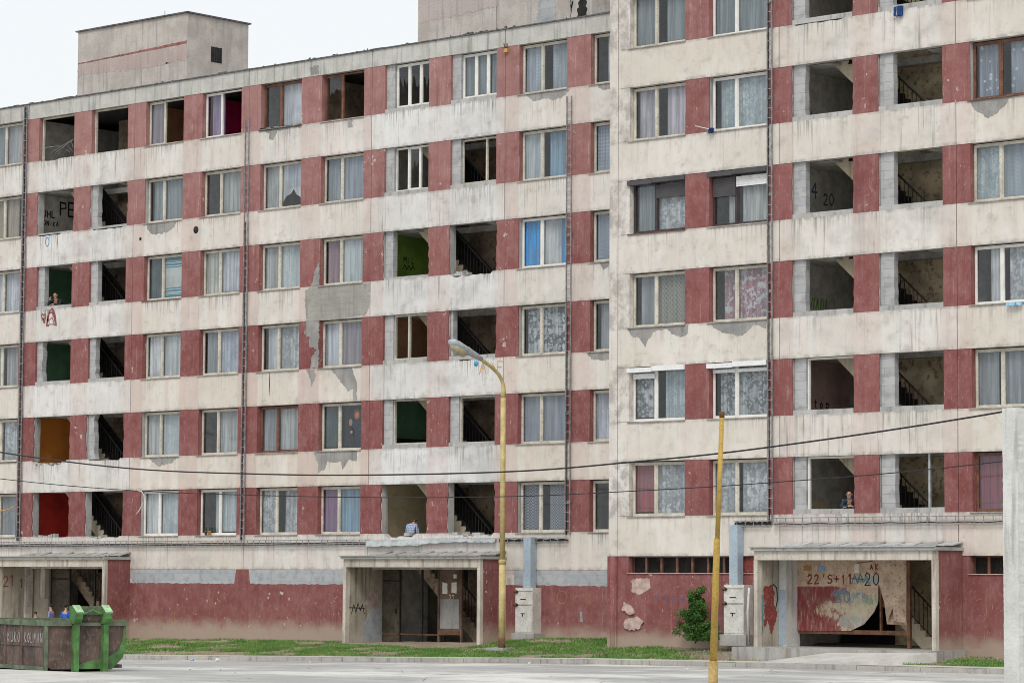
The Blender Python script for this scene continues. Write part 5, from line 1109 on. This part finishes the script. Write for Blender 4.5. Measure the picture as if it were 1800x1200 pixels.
def person(lab, loc, rot, J, top, bottom, hair='hair_dark', sc=1., bald=False, beard=False, short=False, group=None):
    """J: joint positions in metres for an adult, facing local -y; one continuous body, clothes and hair as children"""
    J = {k: Vector(v) for k, v in J.items()}
    V, E, Rd = [], [], []
    def v(p, r_, par=None):
        V.append(tuple(p)); Rd.append(r_); i = len(V)-1
        if par is not None: E.append((par, i))
        return i
    pel = v(J['pelvis'], (.15, .11)); wa = v(J['waist'], (.13, .10), pel); ch = v(J['chest'], (.15, .11), wa); nb = v(J['neck'], .06, ch)
    hd = J['head']; up = (hd-J['neck']).normalized(); f = J.get('face', Vector((0, -1, 0))).normalized()
    jaw = v(hd-up*.07+f*.015, (.058, .062), nb); md = v(hd+up*.02, (.074, .088), jaw); v(hd+up*.10-f*.005, (.055, .062), md)
    for s in ('L', 'R'):
        sh = v(J['sh'+s], .058, ch); el = v(J['el'+s], .042, sh); wr = v(J['wr'+s], .028, el)
        hdv = (J['wr'+s]-J['el'+s]).normalized(); hv = J.get('hand'+s, hdv).normalized() if ('hand'+s) in J else hdv
        pm = v(J['wr'+s]+hv*.07, (.036, .018), wr)
        hp = v(J['hip'+s], .085, pel); kn = v(J['kn'+s], .058, hp); an = v(J['an'+s], .038, kn); v(J['an'+s]+f*.15+Vector((0, 0, -.05)), .035, an)
        side = hv.cross(Vector((0, 0, 1)));
        if side.length < .1: side = Vector((1, 0, 0))
        side.normalize(); dn = Vector((0, 0, -1))
        for k, (off, L_) in enumerate(((-.028, .062), (-.010, .075), (.009, .070), (.027, .055))):   # fingers rooted in the palm, curling
            b0 = J['wr'+s]+hv*.075+side*off; a = v(b0, .0105); b = v(b0+hv*L_*.55+dn*.012, .009, a); v(b0+hv*L_*.85+dn*.04, .0075, b)
        b0 = J['wr'+s]+hv*.03+side*(-.03 if s == 'L' else .03); a = v(b0, .012); b = v(b0+hv*.03+side*(-.03 if s == 'L' else .03)+dn*.01, .0105, a); v(b0+hv*.06+side*(-.035 if s == 'L' else .035)+dn*.02, .009, b)
    ro = empty('person', lab, 'person', group, loc, (0, 0, rot)); ro.scale = (sc, sc, sc)
    body = skinned('body', V, E, Rd, 'skin', ro, 2)
    # clothes
    V2, E2, R2 = [], [], []
    def w2(p, r_, par=None):
        V2.append(tuple(p)); R2.append(r_); i = len(V2)-1
        if par is not None: E2.append((par, i))
        return i
    a = w2(J['pelvis']+Vector((0, 0, .0)), (.17, .13)); b = w2(J['waist'], (.155, .125), a); c = w2(J['chest'], (.175, .135), b); w2(J['neck']-up*.03, .075, c)
    for s in ('L', 'R'):
        k = w2(J['sh'+s], .075, c); e = w2(J['el'+s], .058, k)
        if not short: w2(J['wr'+s]-(J['wr'+s]-J['el'+s])*.06, .042, e)
    skinned('shirt' if top.startswith('shirt') else 'jacket', V2, E2, R2, top, ro, 2)
    V3, E3, R3 = [tuple(J['pelvis'])], [], [(.165, .125)]
    for s in ('L', 'R'):
        n0 = len(V3); V3 += [tuple(J['hip'+s]), tuple(J['kn'+s]), tuple(J['an'+s]+Vector((0, 0, .04)))]; R3 += [.10, .072, .055]; E3 += [(0, n0), (n0, n0+1), (n0+1, n0+2)]
    skinned('trousers', V3, E3, R3, bottom, ro, 2)
    sd_ = f.cross(up).normalized()
    def ball(q, c, rx, m, sz=(1, 1, 1), n=10):
        vs = []
        for i in range(n+1):
            th = math.pi*i/n
            for k in range(n): ph = 2*math.pi*k/n; vs.append(Vector(c)+sd_*rx*sz[0]*math.sin(th)*math.cos(ph)+f*rx*sz[1]*math.sin(th)*math.sin(ph)+up*rx*sz[2]*math.cos(th))
        q.add(vs, [(i*n+k, i*n+(k+1) % n, (i+1)*n+(k+1) % n, (i+1)*n+k) for i in range(n) for k in range(n)], m, True)
    q = MB()
    for s_ in (-1, 1): ball(q, hd+up*.025+f*.082+sd_*.03*s_, .011, 'soot_black', n=6)
    ball(q, hd-up*.0+f*.10, .016, 'skin', (.8, 1, 1.5), 6); ball(q, hd-up*.045+f*.075, .02, 'scrawl_brown', (1.2, .5, .3), 6)
    for s_ in (-1, 1): ball(q, hd+up*.01+sd_*.082*s_, .025, 'skin', (.4, .8, 1.2), 6)
    q.build('face', ro)
    q = MB()
    if beard: ball(q, hd-up*.08+f*.04, .06, 'hair_grey', (1, .9, 1)); 
    if bald: ball(q, hd+up*.0-f*.035, .088, hair, (.98, .8, .55))
    else: ball(q, hd+up*.082-f*.022, .104, hair, (.92, .98, .92))
    q.build('hair', ro); return ro
stand = dict(pelvis=(0, 0, .92), waist=(0, 0, 1.08), chest=(0, 0, 1.32), neck=(0, -.01, 1.48), head=(0, -.02, 1.62), shL=(.18, 0, 1.38), shR=(-.18, 0, 1.38), elL=(.24, .02, 1.1), elR=(-.24, .02, 1.1), wrL=(.24, -.1, .88), wrR=(-.24, -.1, .88), hipL=(.09, 0, .88), hipR=(-.09, 0, .88), knL=(.10, -.02, .48), knR=(-.10, -.02, .48), anL=(.10, 0, .07), anR=(-.10, 0, .07))
# leaning on a sill; the floor is 0.95 below the sill, sill top at z 1.05 here
lean = dict(stand, pelvis=(0, .32, .90), waist=(0, .25, 1.04), chest=(0, .10, 1.22), neck=(0, -.03, 1.33), head=(0, -.09, 1.45), shL=(.18, .03, 1.27), shR=(-.18, .03, 1.27), elL=(.22, -.15, 1.11), elR=(-.22, -.15, 1.11), wrL=(-.02, -.22, 1.11), wrR=(.04, -.26, 1.13), hipL=(.09, .34, .86), hipR=(-.09, .34, .86), knL=(.10, .28, .47), knR=(-.10, .28, .47), anL=(.10, .4, .07), anR=(-.10, .4, .07))
person('bald person in a black jacket leaning out of the green room on the left', (1.42, .28, sillL(3)-.93), R(28), dict(lean, wrR=(-.16, -.20, 1.30), elR=(-.24, -.16, 1.09)), 'jacket_black', 'trousers', 'hair_grey', bald=True)
person('grey bearded person in a navy jacket leaning on the lowest sill of the right block', (38.95, YR+.34, SR-.92), R(22), lean, 'jacket_navy', 'trousers', 'hair_grey', bald=True, beard=True)
back = dict(stand, pelvis=(0, 0, 1.0), waist=(0, .05, 1.15), chest=(0, -.02, 1.40), neck=(0, -.12, 1.50), head=(0, -.20, 1.56), shL=(.18, -.02, 1.42), shR=(-.18, -.02, 1.42), elL=(.24, -.05, 1.14), elR=(-.24, -.05, 1.14), wrL=(.18, -.25, 1.06), wrR=(-.18, -.25, 1.06), hipL=(.09, 0, .98), hipR=(-.09, 0, .98), knL=(.10, -.40, .98), knR=(-.10, -.40, .98), anL=(.10, -.42, .55), anR=(-.10, -.42, .55))
person('dark haired person in a blue checked shirt sitting with their back to the street', (19.72, .3, S1-1.02), R(180+15), back, 'shirt_plaid', 'trousers', sc=.9)
person('person in pale teal seen behind the net curtain of a shuttered window', (35.35, YR+.62, sillR(3)-.85), R(60), dict(stand), 'shirt_teal', 'trousers', 'hair_grey')
person('small dark haired child whose head just shows above the skip', (3.35, -2.0, -.16), R(25), stand, 'jacket_black', 'trousers', sc=.57)
person('child in a lilac and blue top standing sideways in the left entrance', (4.2, -2.0, -.16), R(-70), stand, 'shirt_lilac', 'skirt_purple', sc=.73)
person('child in a bright blue top standing in the left entrance', (5.0, -2.0, -.16), R(200), stand, 'shirt_blue', 'trousers', 'hair_dark', sc=.73, short=True)

# ---------------- washing, litter, small things
def cloth(name, pts, m, lab, cat, y):
    q = MB(); n = 7; (x0, x1, z0, z1) = pts
    for k in range(5):
        a = x0+(x1-x0)*rnd(0, .5); b = a+(x1-x0)*rnd(.3, .5); vs = []
        for j in range(5):
            for i in range(n+1): vs.append((a+(b-a)*i/n+rnd(-.015, .015), y-.02*k-.03*math.sin(i*1.4+k)-.02*j/4, z1-(z1-z0)*rnd(.75, 1)*j/4))
        q.add(vs, [(j*(n+1)+i, j*(n+1)+i+1, (j+1)*(n+1)+i+1, (j+1)*(n+1)+i) for j in range(4) for i in range(n)], m if k % 3 else ('cloth_white' if name == 'laundry' else m), True)
    return tag(q.build(name), lab, cat)
cloth('laundry', (40.75, 41.3, 17.72, 18.05), 'cloth_blue', 'blue and white washing hung over a stair opening sill near the top', 'laundry', YR-.03)
cloth('rag', (34.28, 34.5, 15.1, 15.26), 'cloth_blue', 'dark blue rag hung on a window rod of the right block', 'rag', YR-.06)
cloth('plastic_bag', (44.3, 45.0, 9.46, 9.56), 'cloth_sky', 'pale blue plastic bag on a white sill at the far right', 'bag', YR-.06)
q = MB(); q.tube([(33.9, YR-.25, 15.35), (34.35, YR-.1, 15.22), (34.7, YR-.02, 15.2)], .014, 'paper', 6); tag(q.build('rod'), 'pale rod poking out of a window of the right block', 'rod')
q = MB()
for i in range(8): a = i*.3; q.tube([(.9+a, rnd(.1, .4), 17.65+rnd(0, .25)), (1.5+a*.6, rnd(-.1, .2), 17.75+rnd(-.05, .4)), (2.3, rnd(.0, .3), 17.7+rnd(0, .7))], .01, 'tray_grey', 4)
q.tube([(0.0, -.35, 17.78), (1.2, -.3, 17.98), (1.9, -.1, 18.02)], .012, 'tray_grey', 4); tag(q.build('drying_rack'), 'broken wire drying rack tangled in the top left opening', 'drying rack')
q = MB(); q.tube([(-1.6, -.02, 4.3), (-1.2, -.05, 4.55), (-.7, -.05, 4.6), (-.45, -.03, 4.7)], .02, 'scrawl_orange', 6); tag(q.build('yellow_hose'), 'thin yellow hose at the lowest window on the far left', 'hose')
q = MB(); q.obox((24.0, -.1, 19.0), (.14, 0, 0), (0, .1, 0), (0.02, 0, .12), 'scrawl_orange'); q.tube([(24.05, -.06, 19.1), (24.02, -.1, 19.3)], .02, 'rust', 6); q.tube([(24.12, -.06, 19.1), (24.16, -.1, 19.28)], .02, 'rust', 6); tag(q.build('rusty_hook'), 'orange rusty fixing under the roof edge near the tower', 'fixing')
for i, (xx, m_, lb) in enumerate(((10.02, 'rust', 'left of two small terracotta flower pots on a lowest floor sill'), (10.2, 'scrawl_orange', 'right of two small flower pots on a lowest floor sill'))):
    fp = empty('flower_pot', lb, 'flower pot', 'flower pots on a sill', (xx, .06, S1)); q = MB(); q.tube([(0, 0, 0), (0, 0, .11), (0, 0, .112), (0, 0, .14)], [.04, .055, .065, .065], m_, 10); q.build('pot', fp)
    q = MB(); [q.tube([(0, 0, .1), (rnd(-.03, .03), rnd(-.03, .03), .2), (rnd(-.07, .07), rnd(-.05, .05), rnd(.22, .3))], .008, 'leaf_green', 4) for k in range(7)]; q.build('plant', fp, kind='stuff')
def crumple(x, y, z, s, m, lab, name='litter'):
    q = MB(); vs = []
    for i in range(5):
        for k in range(7): a = 2*math.pi*k/7; th = math.pi*i/4; rr = s*rnd(.6, 1.1); vs.append((x+rr*math.sin(th)*math.cos(a), y+rr*math.sin(th)*math.sin(a), z+s*.5+.6*rr*math.cos(th)))
    q.add(vs, [(i*7+k, i*7+(k+1) % 7, (i+1)*7+(k+1) % 7, (i+1)*7+k) for i in range(4) for k in range(7)], m); tag(q.build(name), lab, 'litter', 'litter on the road')
crumple(19.0, -7.6, zroad(19), .11, 'paper', 'larger white scrap on the road near the kerb, right one'); crumple(17.6, -7.4, zroad(17.6), .08, 'cloth_sky', 'small pale blue scrap on the road beside a larger white one'); crumple(28.3, -17.2, zroad(28.3), .06, 'paper', 'tiny white scrap lying alone on the grey road'); crumple(28.6, -20.9, -.42, .05, 'scrawl_orange', 'orange peel coloured scrap beside the skip frame')
for i, (xx, yy, lb) in enumerate(((24, -8.5, 'scrap of paper lying in the road near the middle entrance'), (31.5, -7.2, 'scrap of paper beside the kerb in front of the cupboard by the lamp'), (39, -9.5, 'scrap of paper in the road left of the yellow pole'), (45.5, -8.2, 'scrap of paper in the road before the right entrance'))): crumple(xx, yy, zroad(xx), rnd(.035, .06), 'paper', lb)
def stones():
    q = MB(); rr = random.Random(9)
    for i in range(420):
        x = rr.choice([rr.uniform(7, 47), rr.uniform(34, 38), rr.uniform(42, 44)]); y = rr.uniform(-4.5, -.2)
        if x > 30 and y > -2.6: y -= 1.2
        s = rr.uniform(.015, .05); z = soilz(x, y)+.01; q.obox((x, y, z), (s, rr.uniform(-.01, .01), .0), (rr.uniform(-.01, .01), s, 0), (0, 0, s*.6), rr.choice(['scar', 'pavement', 'soil', 'bare_concrete']))
    tag(q.build('gravel'), 'loose stones and rubble scattered on the bare earth', 'gravel', kind='stuff')
stones()
